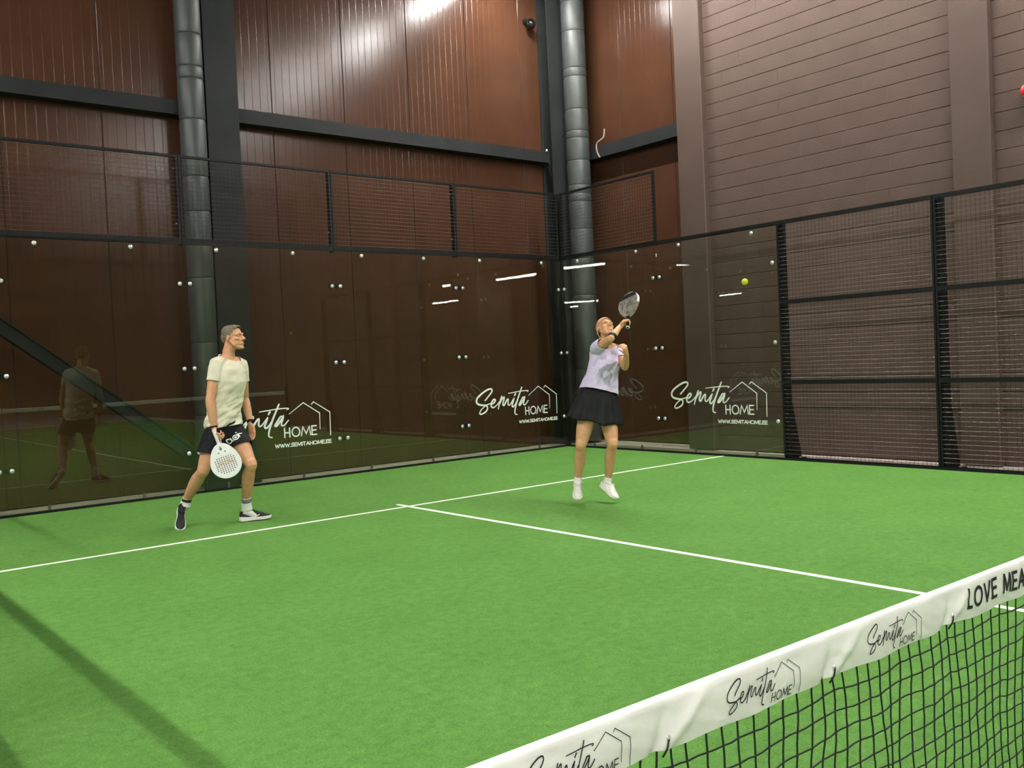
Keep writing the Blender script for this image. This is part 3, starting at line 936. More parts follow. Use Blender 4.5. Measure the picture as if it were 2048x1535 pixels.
# netting
k = MB()
CS = 0.04
nc = int(9.9 / CS); nr = 21
kn = {}
for i in range(nc + 1):
    for j in range(nr + 1):
        x = -4.95 + CS * i
        sag = 0.004 * noise.noise(V((x * 21, j * 0.9, 7.7))) + 0.010 * noise.noise(V((x * 5, j * 0.35, 0.3))) + 0.012 * noise.noise(V((x * 1.7, j * 0.12, 5.3)))
        for t_ in TIES:      # the netting is gathered a little below each tie
            d = x - t_
            if abs(d) < 0.09: sag -= d * 0.16 * max(0, 1 - j / 4)
        for (tx, am) in ((-3.345, 0.75), (-2.2, 0.5)):
            d = x - tx + 0.0022 * j
            sag -= d * am * math.exp(-(d / 0.06) ** 2) * min(1, max(0, (j - 1.5) / 4))
        zt = ztop(x) - band_h(x) + 0.004
        z = zt + 0.003 - j * (zt - 0.02) / nr
        if j > 0:
            z += 0.008 * noise.noise(V((x * 6, j * 0.5, 9.1))) + 0.004 * noise.noise(V((x * 23, j * 1.7, 4.4)))
        y = 0.010 * noise.noise(V((x * 3, j * 0.2, 2.7)))
        kn[i, j] = V((x + sag, y, z))
def cord(a, b, r=0.0017):
    d = (b - a); 
    if d.length < 1e-5: return
    d.normalize()
    p = d.orthogonal().normalized(); q = d.cross(p)
    mid = (a + b) / 2 + V((0.0016 * random.uniform(-1, 1), 0, 0.0018 * random.uniform(-1, 1)))
    k0 = len(k.v)
    for c in (a, mid, b):
        for t4 in range(4):
            k.v.append(tuple(c + p * r * cos(pi / 2 * t4) + q * r * sin(pi / 2 * t4)))
    for l in (0, 4):
        for t4 in range(4):
            t5 = (t4 + 1) % 4
            k.f.append((k0 + l + t4, k0 + l + t5, k0 + l + 4 + t5, k0 + l + 4 + t4))
for i in range(nc + 1):
    for j in range(nr + 1):
        if j < nr: cord(kn[i, j], kn[i, j + 1])
        if i < nc and j > 0: cord(kn[i, j], kn[i + 1, j])
        if j > 0 and kn[i, j].x < 0:
            c = kn[i, j]; r = 0.0031; k0 = len(k.v)
            k.v += [tuple(c + V(d) * r) for d in ((1, 0, 0), (-1, 0, 0), (0, 1, 0), (0, -1, 0), (0, 0, 1), (0, 0, -1))]
            k.f += [tuple(k0 + q for q in f) for f in ((0, 2, 4), (2, 1, 4), (1, 3, 4), (3, 0, 4), (2, 0, 5), (1, 2, 5), (3, 1, 5), (0, 3, 5))]
part('netting', k, MT['cord'], net, stuff=True, rec=False, label='black knotted netting')
for x in TIES:
    if x < -4.9 or x > 4.9: continue
    zb = ztop(x) - band_h(x)
    k = MB()
    k.tube(crom([(x + .007, -0.0165, zb + 0.017), (x + 0.003, -0.018, zb + 0.011), (x + .003, -0.016, zb + 0.003), (x + .002, -0.012, zb - 0.004), (x + .001, -0.008, zb - 0.011)], 3), 0.0016, 6)
    part('tie_cord', k, MT['cord'], net)
    k = MB(); k.ell((x + 0.007, -0.0155, zb + 0.019), (0.0042, 0.0025, 0.0042), nu=10, nv=6)
    part('eyelet', k, MT['bolt'], net, label='bright metal eyelet')
k = MB(); k.tube([(-4.998, -0.001, ztop(5) - 0.008), (-4.98, -0.001, ztop(5) - 0.008)], 0.006, 8)
part('cable', k, MT['black'], net)
k = MB(); k.tube([(4.98, -0.001, ztop(5) - 0.008), (4.998, -0.001, ztop(5) - 0.008)], 0.006, 8)
part('cable', k, MT['black'], net)
for sx, lb in ((1, 'black net post at the right end of the net'), (-1, 'black net post at the left end, beside the camera')):
    t = thing('net_post', lb, 'post', (sx * 5.04, 0, 0))
    k = MB(); a0, a1 = sorted((sx * 5.0, sx * 5.08)); k.box(a0, a1, -0.04, 0.04, -0.014, 1.0); wpart('post_tube', k, MT['black'], t)
    k = MB(); a0, a1 = sorted((sx * 4.999, sx * 5.085)); k.box(a0, a1, -0.045, 0.045, 1.0, 1.01); wpart('cap', k, MT['black'], t)
# ================================================================== THE PLAYERS
def fuse(mb, name, voxel, iters=3, fac=0.5):
    """one continuous skin out of overlapping closed shapes"""
    me = mb.mesh(name + '_raw')
    bm = bmesh.new(); bm.from_mesh(me)
    bmesh.ops.recalc_face_normals(bm, faces=bm.faces)
    bm.to_mesh(me); bm.free()
    o = bpy.data.objects.new('raw', me); COL.objects.link(o)
    md = o.modifiers.new('r', 'REMESH'); md.mode = 'VOXEL'; md.voxel_size = voxel; md.adaptivity = 0.0
    if iters:
        sm = o.modifiers.new('s', 'SMOOTH'); sm.factor = fac; sm.iterations = iters
    dg = bpy.context.evaluated_depsgraph_get(); dg.update()
    out = bpy.data.meshes.new_from_object(o.evaluated_get(dg))
    out.name = name
    bpy.data.objects.remove(o); bpy.data.meshes.remove(me)
    return out

def cut(me, co, no, sel=None):
    """remove what lies beyond the plane (only among faces chosen by sel)"""
    bm = bmesh.new(); bm.from_mesh(me)
    co, no = V(co), V(no)
    faces = [f for f in bm.faces if sel is None or sel(f.calc_center_median())]
    es = {e for f in faces for e in f.edges}; vs_ = {v for f in faces for v in f.verts}
    bmesh.ops.bisect_plane(bm, geom=list(faces) + list(es) + list(vs_), plane_co=co, plane_no=no, clear_outer=True)
    bm.to_mesh(me); bm.free()

def seg_d(c, a, b):
    a, b = V(a), V(b); d = b - a
    t = max(0, min(1, (c - a).dot(d) / d.length_squared))
    return (c - (a + d * t)).length, t

def warp(me, fn):
    """move each vertex along its normal by fn(co)"""
    ns = [v.normal.copy() for v in me.vertices]
    for v, n_ in zip(me.vertices, ns):
        v.co += n_ * fn(v.co)
    me.update()

def garment(name, me, m, person, thick=0.004):
    o = link(name, me, m, person, smooth=True)
    md = o.modifiers.new('thickness', 'SOLIDIFY'); md.thickness = thick; md.offset = -1
    return o

def lerp(a, b, t): return V(a) * (1 - t) + V(b) * t

def add_sleeves(me, paths, radii):
    """open sleeve tubes set into a garment"""
    k = MB()
    for pts in paths:
        P = crom(pts, 5)
        R = []
        for i in range(len(P)):
            f = i / (len(P) - 1) * (len(radii) - 1); a = min(int(f), len(radii) - 2)
            R.append(radii[a] + (radii[a + 1] - radii[a]) * (f - a))
        k.tube(P, R, 30, caps=False)
    bm = bmesh.new(); bm.from_mesh(me)
    tmp = k.mesh('sleeves'); bm.from_mesh(tmp); bpy.data.meshes.remove(tmp)
    bm.normal_update(); bm.to_mesh(me); bm.free(); me.update()

def head_parts(k, c, F, L, kx=1.0, female=False):
    """head, face, ears; c centre, F facing, L person's left"""
    F = F.normalized(); L = (L - F * L.dot(F)).normalized(); U = F.cross(L)
    ax = (L, F, U)
    def P(x, y, z): return c + (L * x + F * y + U * z) * kx
    def E(x, y, z, rx, ry, rz): k.ell(P(x, y, z), (rx * kx, ry * kx, rz * kx), ax, 20, 14)
    E(0, -.014, .035, .074, .094, .084)
    E(0, .022, -.02, .064, .066, .085)
    E(0, .045, -.055, .046, .042, .058)
    jw = 0.013 if female else 0.016
    k.rtube([P(-.058, -.005, -.03), P(-.050, .022, -.066), P(-.027, .060, -.092), P(0, .072, -.100), P(.027, .060, -.092), P(.050, .022, -.066), P(.058, -.005, -.03)], jw * kx, 10)
    E(0, .077, -.098, .02, .015, .017)
    for s in (-1, 1): E(s * .030, .036, -.052, .030, .040, .044)
    k.rtube([P(0, .084, .022), P(0, .095, .0), P(0, .109, -.020)], [.008 * kx, .009 * kx, .0125 * kx], 10)
    for s in (-1, 1):
        E(s * .012, .096, -.026, .0095, .011, .008)
        E(s * .044, .058, -.016, .021, .022, .016)
        k.rtube([P(s * .055, .06, .024), P(s * .032, .081, .030), P(s * .008, .088, .026)], .011 * kx, 8)
        k.tube([P(s * .070, -.010, -.002), P(s * .083, -.022, .004)], [(.016 * kx, .029 * kx), (.021 * kx, .036 * kx)], 14, ref=F)
    E(0, .083, -.060, .026, .012, .018)
    return P, ax

def face_details(person, P, ax, kx, hairm, female=False):
    for s in (-1, 1):
        k = MB(); k.ell(P(s * .031, .0735, .012), (.0115 * kx, .0105 * kx, .0052 * kx), ax, 16, 10)
        e = wpart('eye', k, MT['eye'], person, smooth=True)
        k = MB(); k.ell(P(s * .031, .0818, .012), (.0052 * kx, .0032 * kx, .0046 * kx), ax, 12, 8)
        wpart('iris', k, MT['iris'], e, smooth=True)
        k = MB(); k.rtube([P(s * .051, .066, .030), P(s * .034, .0855, .036), P(s * .015, .0905, .031)], [.0022 * kx, .0036 * kx, .0030 * kx], 8)
        wpart('eyebrow', k, MT['brow'], person, smooth=True)
    k = MB()
    k.rtube([P(-.021, .080, -.060), P(-.008, .0915, -.0575), P(.008, .0915, -.0575), P(.021, .080, -.060)], [.002 * kx, .0042 * kx, .0042 * kx, .002 * kx], 8)
    k.rtube([P(-.018, .079, -.065), P(0, .0905, -.0665), P(.018, .079, -.065)], [.002 * kx, .0045 * kx, .002 * kx], 8)
    wpart('lips', k, MT['lip'], person, smooth=True)

def hand(k, wrist, D, N, Sd, curl, thumb, sc=1.0, spread=0.0):
    """palm and five fingers; D along the hand, N out of the palm, Sd towards the thumb side"""
    D = D.normalized(); N = (N - D * N.dot(D)).normalized(); Sd = (Sd - D * Sd.dot(D) - N * Sd.dot(N)).normalized()
    w_ = V(wrist)
    k.rtube([w_ + D * .000 * sc, w_ + D * .035 * sc, w_ + D * .075 * sc, w_ + D * .088 * sc],
            [(.026 * sc, .019 * sc), (.036 * sc, .017 * sc), (.040 * sc, .014 * sc), (.037 * sc, .012 * sc)], 14, ref=Sd, exp=2.6)
    fl = [(.046, .027, .022), (.050, .031, .023), (.047, .029, .022), (.037, .023, .020)]
    for i, f in enumerate(fl):
        off = (.0305 - .0203 * i) * sc
        p = w_ + D * (.086 - abs(i - 1.2) * .004) * sc + Sd * off
        pts = [p - D * .02 * sc, p]
        a = 0
        d0 = (D + Sd * (1.5 - i) * spread).normalized()
        for q, ln in enumerate(f):
            a += curl[q] * (1 + 0.06 * (i - 1))
            pts.append(pts[-1] + (d0 * cos(a) + N * sin(a)) * ln * sc)
        k.rtube(pts, [r * sc for r in (.0095, .0097, .0088, .0080, .0068)], 10)
    p = w_ + D * .022 * sc + Sd * .026 * sc
    k.rtube([p - Sd * .012 * sc, p, p + (Sd * thumb[0] + D * thumb[1] + N * thumb[2]).normalized() * .043 * sc,
             p + (Sd * thumb[0] + D * thumb[1] + N * thumb[2]).normalized() * .043 * sc + (Sd * thumb[3] + D * thumb[4] + N * thumb[5]).normalized() * .034 * sc],
            [.014 * sc, .0135 * sc, .0105 * sc, .0082 * sc], 10)

def leg(k, hip, knee, ankle, r, bulge):
    front = (knee - (hip + ankle) / 2).normalized()
    k.rtube(crom([hip, lerp(hip, knee, .3) + front * .012, lerp(hip, knee, .65) + front * .006, lerp(hip, knee, .9), knee + front * .004,
                  lerp(knee, ankle, .12) - front * .004, lerp(knee, ankle, .3) - front * bulge, lerp(knee, ankle, .5) - front * bulge * .6, lerp(knee, ankle, .75), lerp(knee, ankle, .92), ankle], 3),
            sum([[a + (b - a) * q / 3 for q in range(3)] for a, b in zip(r[:-1], r[1:])], []) + [r[-1]], 18)

def arm(k, sh, el, wr, r):
    k.rtube(crom([sh, lerp(sh, el, .3), lerp(sh, el, .6), lerp(sh, el, .88), el, lerp(el, wr, .2), lerp(el, wr, .5), lerp(el, wr, .8), wr], 3),
            sum([[a + (b - a) * q / 3 for q in range(3)] for a, b in zip(r[:-1], r[1:])], []) + [r[-1]], 16)

def foot(k, ankle, heel, toe, r=0.035):
    k.rtube([ankle, lerp(ankle, heel, .55) + (toe - heel).normalized() * .03, lerp(heel, toe, .50) + V((0, 0, .032)), lerp(heel, toe, .68) + V((0, 0, .026))], [r * .95, r * .88, r * .72, r * .45], 12)

def shoe(person, heel, toe, up, m_up, m_sole, length, logo_side=0, lace_m=None, label=None):
    heel, toe, up = V(heel), V(toe), V(up)
    Y = (toe - heel).normalized(); Z = (up - Y * up.dot(Y)).normalized(); X = Y.cross(Z)
    L = length
    def P(x, y, z): return heel + X * x + Y * y + Z * z
    ys = [0.0, .02, .06, .12, .20, .30, .40, .50, .60, .70, .80, .88, .95, .985, 1.0]
    hw = [.012, .024, .031, .034, .034, .032, .031, .033, .038, .0425, .043, .039, .028, .017, .006]
    spring = [.010, .006, .002, 0, 0, .001, .002, .002, .001, 0, .001, .004, .009, .013, .016]
    top_s = [.046, .046, .044, .042, .039, .036, .033, .031, .030, .030, .030, .031, .033, .034, .034]
    hup = [.070, .082, .088, .088, .086, .086, .092, .094, .084, .069, .058, .050, .043, .037, .033]
    t = bpy.data.objects.new('shoe', None); COL.objects.link(t); t.parent = person; t.location = heel - person.location
    t.empty_display_size = .05
    if label: t['label'] = label
    # upper: arch sections
    k = MB(); n = 14
    for y, w_, s0, h in zip(ys, hw, top_s, hup):
        for j in range(n):
            a = pi * j / (n - 1)
            cx = math.copysign(abs(cos(a)) ** 0.75, cos(a)); sz = abs(sin(a)) ** 0.8
            k.v.append(tuple(P(w_ * 0.97 * cx, y * L, s0 - .012 + (h - s0 + .012) * sz)))
    for i in range(len(ys) - 1):
        for j in range(n - 1):
            k.f.append((i * n + j, i * n + j + 1, (i + 1) * n + j + 1, (i + 1) * n + j))
        k.f.append((i * n, (i + 1) * n, (i + 1) * n + n - 1, i * n + n - 1))
    k.f.append(tuple(range(n))); k.f.append(tuple(reversed([(len(ys) - 1) * n + j for j in range(n)])))
    wpart('upper', k, m_up, t, smooth=True)
    # sole
    k = MB(); prof = [(-1.0, 0.0), (-1.06, .3), (-1.04, 1.0), (1.04, 1.0), (1.06, .3), (1.0, 0.0)]
    for y, w_, s0, sp in zip(ys, hw, top_s, spring):
        yy = y * L * 1.03 - .006
        for a, b in prof:
            k.v.append(tuple(P((w_ + .003) * a, yy, sp + (s0 - sp) * b)))
    n = len(prof)
    for i in range(len(ys) - 1):
        for j in range(n):
            j2 = (j + 1) % n
            k.f.append((i * n + j, i * n + j2, (i + 1) * n + j2, (i + 1) * n + j))
    k.f.append(tuple(range(n))); k.f.append(tuple(reversed([(len(ys) - 1) * n + j for j in range(n)])))
    wpart('sole', k, m_sole, t, smooth=False, label='white sole' if m_up is MT['shoe_b'] else None)
    # collar and laces
    k = MB()
    ring = []
    for j in range(18):
        a = 2 * pi * j / 18
        ring.append(P(.029 * cos(a), .215 * L + .052 * sin(a), .079 + .010 * abs(sin(a)) ** 2))
    ring.append(ring[0])
    k.tube(ring, .0065, 8); wpart('collar', k, m_up, t, smooth=True)
    k = MB()
    for q in range(6):
        y = .47 + .055 * q
        h = hup[7] + (hup[10] - hup[7]) * (y - .50) / .30
        w_ = .017
        k.tube([P(-w_, y * L, h - .004), P(0, (y + .01) * L, h + .003), P(w_, y * L, h - .004)], .0026, 6)
    k.rtube(crom([P(0, .45 * L, .096), P(.02, .44 * L, .104), P(.028, .47 * L, .092), P(.004, .46 * L, .096), P(-.02, .44 * L, .104), P(-.028, .48 * L, .092)], 3), .0022, 6)
    wpart('laces', k, lace_m or m_up, t, smooth=True)
    if logo_side:
        sx = logo_side
        k = MB()
        def at(s, q):
            y = .30 + s * .42
            j = max(0, min(len(ys) - 2, sum(1 for v in ys if v <= y) - 1))
            f_ = (y - ys[j]) / (ys[j + 1] - ys[j])
            w_ = hw[j] + (hw[j + 1] - hw[j]) * f_
            h = hup[j] + (hup[j + 1] - hup[j]) * f_
            z = .030 + q
            fr = max(0, min(1, (z - .022) / (h - .022)))
            return P(sx * (w_ * 0.97 * max(0.0, 1 - fr ** 2.2) ** 0.48 + .0022), y * L, z)
        k.ribbon([(.0, .004), (.25, .003), (.5, .008), (.75, .020), (.95, .034)], [.002, .011, .012, .007, .002], at)
        k.ribbon([(.0, .004), (.02, .012), (.06, .02)], [.006, .004, .002], at)
        wpart('side_mark', k, MT['sole'], t, rec=False, label='pale curved side mark')
        k = MB()
        k.ribbon([(-.62, .004), (-.30, .003), (-.02, -.004)], [.004, .006, .007], at)
        wpart('heel_stripe', k, MT['sole'], t, rec=False)
    return t, P, Y, Z

def sock(person, a, b, r0, r1, m, stripes=(), label=None, cover=None):
    a, b = V(a), V(b); d = (b - a).normalized()
    k = MB(); k.tube([a, lerp(a, b, .25), lerp(a, b, .5), lerp(a, b, .8), b - d * .003, b, b - d * .006], [r0 * 1.12, r0, (r0 + r1) / 2, r1, r1 + .001, r1 - .002, r1 - .006], 18, caps=False)
    if cover:
        k.rtube(cover, [r0 * .90, r0 * .86, r0 * .70, r0 * .50], 16)
    o = wpart('sock', k, m, person, smooth=True, rec=False)
    for s in stripes:
        c = lerp(a, b, s); r = r0 + (r1 - r0) * s + .0025
        k = MB(); k.tube([c - d * .004, c + d * .004], r, 18, caps=False)
        wpart('stripe', k, MT['shorts'], o, smooth=True, rec=False, label='black sock stripe')
    return o

def fcov(ankle, heel, toe):
    return [ankle, lerp(ankle, heel, .55) + (toe - heel).normalized() * .03, lerp(heel, toe, .50) + V((0, 0, .034)), lerp(heel, toe, .70) + V((0, 0, .028))]

def band(name, person, c, d, r, h, m, label):
    c, d = V(c), V(d).normalized()
    k = MB(); k.tube([c - d * h, c - d * h * .9, c + d * h * .9, c + d * h], [r * .9, r, r, r * .9], 20)
    return wpart(name, k, m, person, smooth=True, label=label)

# ------------------------------------------------------------------ the man
Mn = {'head': [-1.5043, 7.4718, 1.7424], 'neck': [-1.5501, 7.5157, 1.5531], 'chest': [-1.5689, 7.5109, 1.338], 'waist': [-1.5998, 7.5278, 1.0912], 'pelvis': [-1.617, 7.5354, 0.8998], 'shR': [-1.695, 7.4385, 1.4959], 'shL': [-1.4019, 7.5731, 1.483], 'elR': [-1.7812, 7.4205, 1.1735], 'wrR': [-1.7663, 7.3995, 0.9159], 'haR': [-1.7569, 7.3887, 0.8236], 'elL': [-1.3554, 7.6406, 1.1649], 'wrL': [-1.3562, 7.5299, 0.9312], 'haL': [-1.3513, 7.5092, 0.8214], 'hiR': [-1.6917, 7.5059, 0.8974], 'hiL': [-1.5351, 7.5584, 0.8877], 'knR': [-1.8493, 7.5059, 0.5278], 'anR': [-1.9238, 7.7895, 0.2353], 'knL': [-1.4639, 7.3209, 0.5575], 'anL': [-1.4484, 7.5283, 0.1863], 'heelR': [-1.9613, 7.817, 0.1434], 'toeR': [-2.0329, 7.6643, 0.0106], 'heelL': [-1.5064, 7.5437, 0.007], 'toeL': [-1.2497, 7.4633, 0.0166], 'rthroat': [-1.7633, 7.3148, 0.7768], 'rbottom': [-1.6816, 7.2632, 0.4651], 'rleft': [-1.8243, 7.3582, 0.5846], 'rright': [-1.5835, 7.2396, 0.6117]}
J = {a: V(b) for a, b in Mn.items()}
man = thing('person', 'man in cream t-shirt and black shorts by the glass, racket lowered', 'person', (-1.62, 7.52, 0))
hl = (J['hiL'] - J['hiR']).normalized(); sl = (J['shL'] - J['shR']).normalized()
ml = (hl + sl).normalized()
def torso(k, J, rows, infl=(0, 0)):
    """rows: (centre, lateral axis, half width, half depth)"""
    k.rtube([r[0] for r in rows], [(r[2] + infl[0], r[3] + infl[1]) for r in rows], 24, ref=[r[1] for r in rows], exp=2.35)
fwdM = V((sl.y, -sl.x, 0)).normalized()
rowsM = [(J['pelvis'] + V((0, 0, -.05)), hl, .135, .105), (J['pelvis'] + V((0, 0, .03)), hl, .165, .118), (lerp(J['pelvis'], J['waist'], .6), ml, .155, .108),
         (J['waist'], ml, .148, .104), (lerp(J['waist'], J['chest'], .5), sl, .160, .112), (J['chest'] + fwdM * .008, sl, .178, .122),
         (lerp(J['chest'], J['neck'], .45), sl, .182, .112), (lerp(J['chest'], J['neck'], .72), sl, .145, .09), (lerp(J['chest'], J['neck'], .9), sl, .09, .07)]
k = MB()
torso(k, J, rowsM)
FM = V((0.60, -0.79, 0.10)); LM = V((0.79, 0.60, 0.0))
P, axM = head_parts(k, J['head'] + V((0, 0, -.004)), FM, LM, 1.0)
k.rtube([J['neck'] + V((0, 0, -.06)), lerp(J['neck'], J['head'], .35) - FM.normalized() * .012, J['head'] - FM.normalized() * .02 + V((0, 0, -.03))], [.066, .056, .056], 16)
k.rtube([J['shR'], lerp(J['shR'], J['neck'], .5) + V((0, 0, .010)), J['neck'] + V((0, 0, .0))], [.050, .042, .042], 12)
k.rtube([J['shL'], lerp(J['shL'], J['neck'], .5) + V((0, 0, .010)), J['neck'] + V((0, 0, .0))], [.050, .042, .042], 12)
ra = [.062, .057, .050, .042, .040, .043, .039, .031, .026]
arm(k, J['shR'], J['elR'], J['wrR'], ra)
arm(k, J['shL'], J['elL'], J['wrL'], ra)
rl = [.092, .090, .076, .060, .055, .052, .060, .057, .045, .037, .036]
leg(k, J['hiR'], J['knR'], J['anR'], rl, .016)
leg(k, J['hiL'], J['knL'], J['anL'], rl, .016)
foot(k, J['anR'], J['heelR'], J['toeR']); foot(k, J['anL'], J['heelL'] + V((0, 0, .01)), J['toeL'])
# racket frame of the man
rax = (J['rbottom'] - J['rthroat']).normalized()
rx = (J['rright'] - J['rleft']); rx = (rx - rax * rx.dot(rax)).normalized()
rn = rax.cross(rx)                      # one face normal
if rn.dot(V((-5.05, -.95, 1.4)) - J['rthroat']) < 0: rn = -rn
hgrip = J['rthroat'] - rax * .058
Dh = (hgrip - J['wrR']).normalized()
hand(k, J['wrR'] + Dh * .004, Dh, V((.774, -.633, 0)) * .9 + V((.633, .774, 0)) * .35, rax, (.95, 1.15, .8), (.5, .75, .45, .1, .7, .7), 1.0)
Dl = (J['haL'] - J['wrL']).normalized()
hand(k, J['wrL'] + Dl * .012, Dl, V((-.75, -.35, 0)), V((.25, -.9, 0)), (.35, .45, .3), (.35, .85, .3, 0, .9, .3), 1.0, .05)
def collar(person, c, up_, F, ra_, rb_, m):
    up_ = up_.normalized(); F = (F - up_ * F.dot(up_)).normalized(); L = up_.cross(F)
    k = MB()
    ring = [c + F * rb_ * cos(2 * pi * i / 40) + L * ra_ * sin(2 * pi * i / 40) for i in range(41)]
    k.tube(ring, (.0075, .0055), 8, ref=up_)
    wpart('collar', k, m, person, smooth=True)
bodyM = fuse(k, 'body', 0.0045, 3)
for v in bodyM.vertices:                # eye sockets
    for s in (-1, 1):
        q = P(s * .031, .083, .012)
        d = (v.co - q).length
        if d < .024: v.co -= axM[1] * .009 * (1 - (d / .024) ** 2)
bodyM.transform(Matrix.Translation(-man.location))
link('body', bodyM, MT['skin_m'], man, smooth=True)
face_details(man, P, axM, 1.0, MT['hair_m'])
# hair
k = MB()
c = J['head']
k.ell(P(0, -.016, .042), (.0775, .096, .084), axM, 24, 16)
k.ell(P(0, .026, .094), (.058, .052, .028), axM, 16, 10)
k.ell(P(0, -.045, .075), (.062, .06, .05), axM, 16, 10)
k.ell(P(0, -.085, .012), (.062, .028, .06), axM, 16, 10)
hm = fuse(k, 'hair', 0.005, 2)
cut(hm, P(0, .042, .064), axM[1] * .72 - axM[2] * .69)
cut(hm, P(0, -.03, -.055), -axM[2])
warp(hm, lambda co: .003 * noise.noise(co * 38) + .0016 * noise.noise(co * 150))
hm.transform(Matrix.Translation(-man.location))
garment('hair', hm, MT['hair_m'], man, .006)
# t-shirt
k = MB()
torso(k, J, [(r[0], r[1], r[2] + .014, r[3] + .014) for r in rowsM[:1]] and
      [(J['pelvis'] + V((0, 0, -.10)), hl, .185, .138), (J['pelvis'] + V((0, 0, .03)), hl, .187, .140), (lerp(J['pelvis'], J['waist'], .6), ml, .178, .130), (J['waist'], ml, .168, .124),
       (lerp(J['waist'], J['chest'], .5), sl, .176, .127), (J['chest'] + fwdM * .008, sl, .191, .134), (lerp(J['chest'], J['neck'], .45), sl, .190, .122),
       (lerp(J['chest'], J['neck'], .74), sl, .146, .096), (lerp(J['chest'], J['neck'], .92), sl, .092, .080), (lerp(J['chest'], J['neck'], 1.06), sl, .071, .070)])
for sh, el in (('shR', 'elR'), ('shL', 'elL')):
    k.rtube([lerp(J[sh], J['neck'], .75) + V((0, 0, .004)), lerp(J[sh], J['neck'], .35) + V((0, 0, .004)), J[sh] + V((0, 0, .002)), lerp(J[sh], J[el], .10)], [.056, .060, .066, .066], 18)
tm = fuse(k, 'tshirt', 0.007, 5)
cut(tm, J['pelvis'] + V((0, 0, .005)), V((0.10, -.16, -1)))
cut(tm, J['neck'] + V((0, 0, .012)), V((FM.x * .5, FM.y * .5, 1)), lambda q: (V((q.x, q.y, 0)) - V((J['neck'].x, J['neck'].y, 0))).length < .12 and q.z > 1.45)
add_sleeves(tm, [(lerp(J[a], J[b], -.04), lerp(J[a], J[b], .12), lerp(J[a], J[b], .30), lerp(J[a], J[b], .47)) for a, b in (('shR', 'elR'), ('shL', 'elL'))], (.058, .067, .067, .065))
def wr_m(co):
    h = max(0, min(1, (1.36 - co.z) / .30))
    q = V(((co.x * .774 - co.y * .633) * 6 - co.z * 9, (co.x * .774 - co.y * .633) * 2 + co.z * 1.5, co.x * 2 + co.y * 2))
    return (.014 * noise.noise(q * 1.7) + .009 * noise.noise(q * 3.6)) * (.22 + h) + .005 * noise.noise(co * 9) + .0025 * noise.noise(co * 24)
warp(tm, wr_m)
collar(man, J['neck'] + V((0, 0, -.003)) + FM * .004, V((FM.x * .5, FM.y * .5, 1)), fwdM, .100, .085, MT['shirt_m'])
tm.transform(Matrix.Translation(-man.location))
garment('tshirt', tm, MT['shirt_m'], man)
# shorts
k = MB()
k.rtube([J['pelvis'] + V((0, 0, -.07)), J['pelvis'] + V((0, 0, .03)), lerp(J['pelvis'], J['waist'], .45)], [(.165, .128), (.180, .134), (.170, .122)], 24, ref=[hl, hl, ml], exp=2.35)
for h_, kn_ in (('hiR', 'knR'), ('hiL', 'knL')):
    k.rtube([J[h_], lerp(J[h_], J[kn_], .3), lerp(J[h_], J[kn_], .8)], [.108, .110, .108], 20)
sm_ = fuse(k, 'shorts', 0.007, 5)
for h_, kn_ in (('hiR', 'knR'), ('hiL', 'knL')):
    d = (J[kn_] - J[h_]).normalized()
    tt = .60 if h_ == 'hiR' else .50
    cut(sm_, lerp(J[h_], J[kn_], tt), d + V((0, 0, -.35)), lambda q, a=J[h_], b=J[kn_], o_=(J['hiL'] if h_ == 'hiR' else J['hiR']), ob=(J['knL'] if h_ == 'hiR' else J['knR']): seg_d(q, a, b)[0] < seg_d(q, o_, ob)[0] and seg_d(q, a, b)[1] > .3)
cut(sm_, lerp(J['pelvis'], J['waist'], .45), V((0, 0, 1)))
warp(sm_, lambda co: .008 * noise.noise(V((co.x * 14, co.y * 14, co.z * 6))) + .003 * noise.noise(co * 26))
bv = BVHTree.FromPolygons([v.co.copy() for v in sm_.vertices], [tuple(p.vertices) for p in sm_.polygons])
# white lettering near the left hem, laid on the cloth
oc = lerp(J['hiL'], J['knL'], .36) + V((-.02, -.16, 0.0)); od = V((-.53, -.80, 0.0)).normalized()
ou = (J['hiL'] - J['knL']).normalized(); oside = ou.cross(od).normalized()
if oside.dot(V((.774, -.633, 0))) < 0: oside = -oside
od2 = oside.cross(ou).normalized()
if od2.dot(od) < 0: od2 = -od2
def on_cloth(s, q):
    o_ = lerp(J['hiL'], J['knL'], .37) + oside * s + ou * q + od2 * .25
    hit = bv.ray_cast(o_, -od2)
    return (hit[0] + od2 * .0022) if hit[0] is not None else o_ - od2 * .14
k = MB()
for st in [oval(-.045, 0, .020, .016, 14), [(-.024, .016), (-.022, -.010), (-.010, -.016)], oval(.020, .004, .026, .022, 16), [(.044, .026), (.066, .024), (.078, .022)], [(.052, .018), (.054, -.004)], [(.040, .046), (.046, .046)], oval(.020, .004, .008, .007, 10)]:
    k.ribbon(st, .009, on_cloth, od2)
k.v = [tuple(V(q) - man.location) for q in k.v]
sm_.transform(Matrix.Translation(-man.location))
so = garment('shorts', sm_, MT['shorts'], man)
part('white_lettering', k, MT['print'], so, rec=False, label='white lettering near the hem')
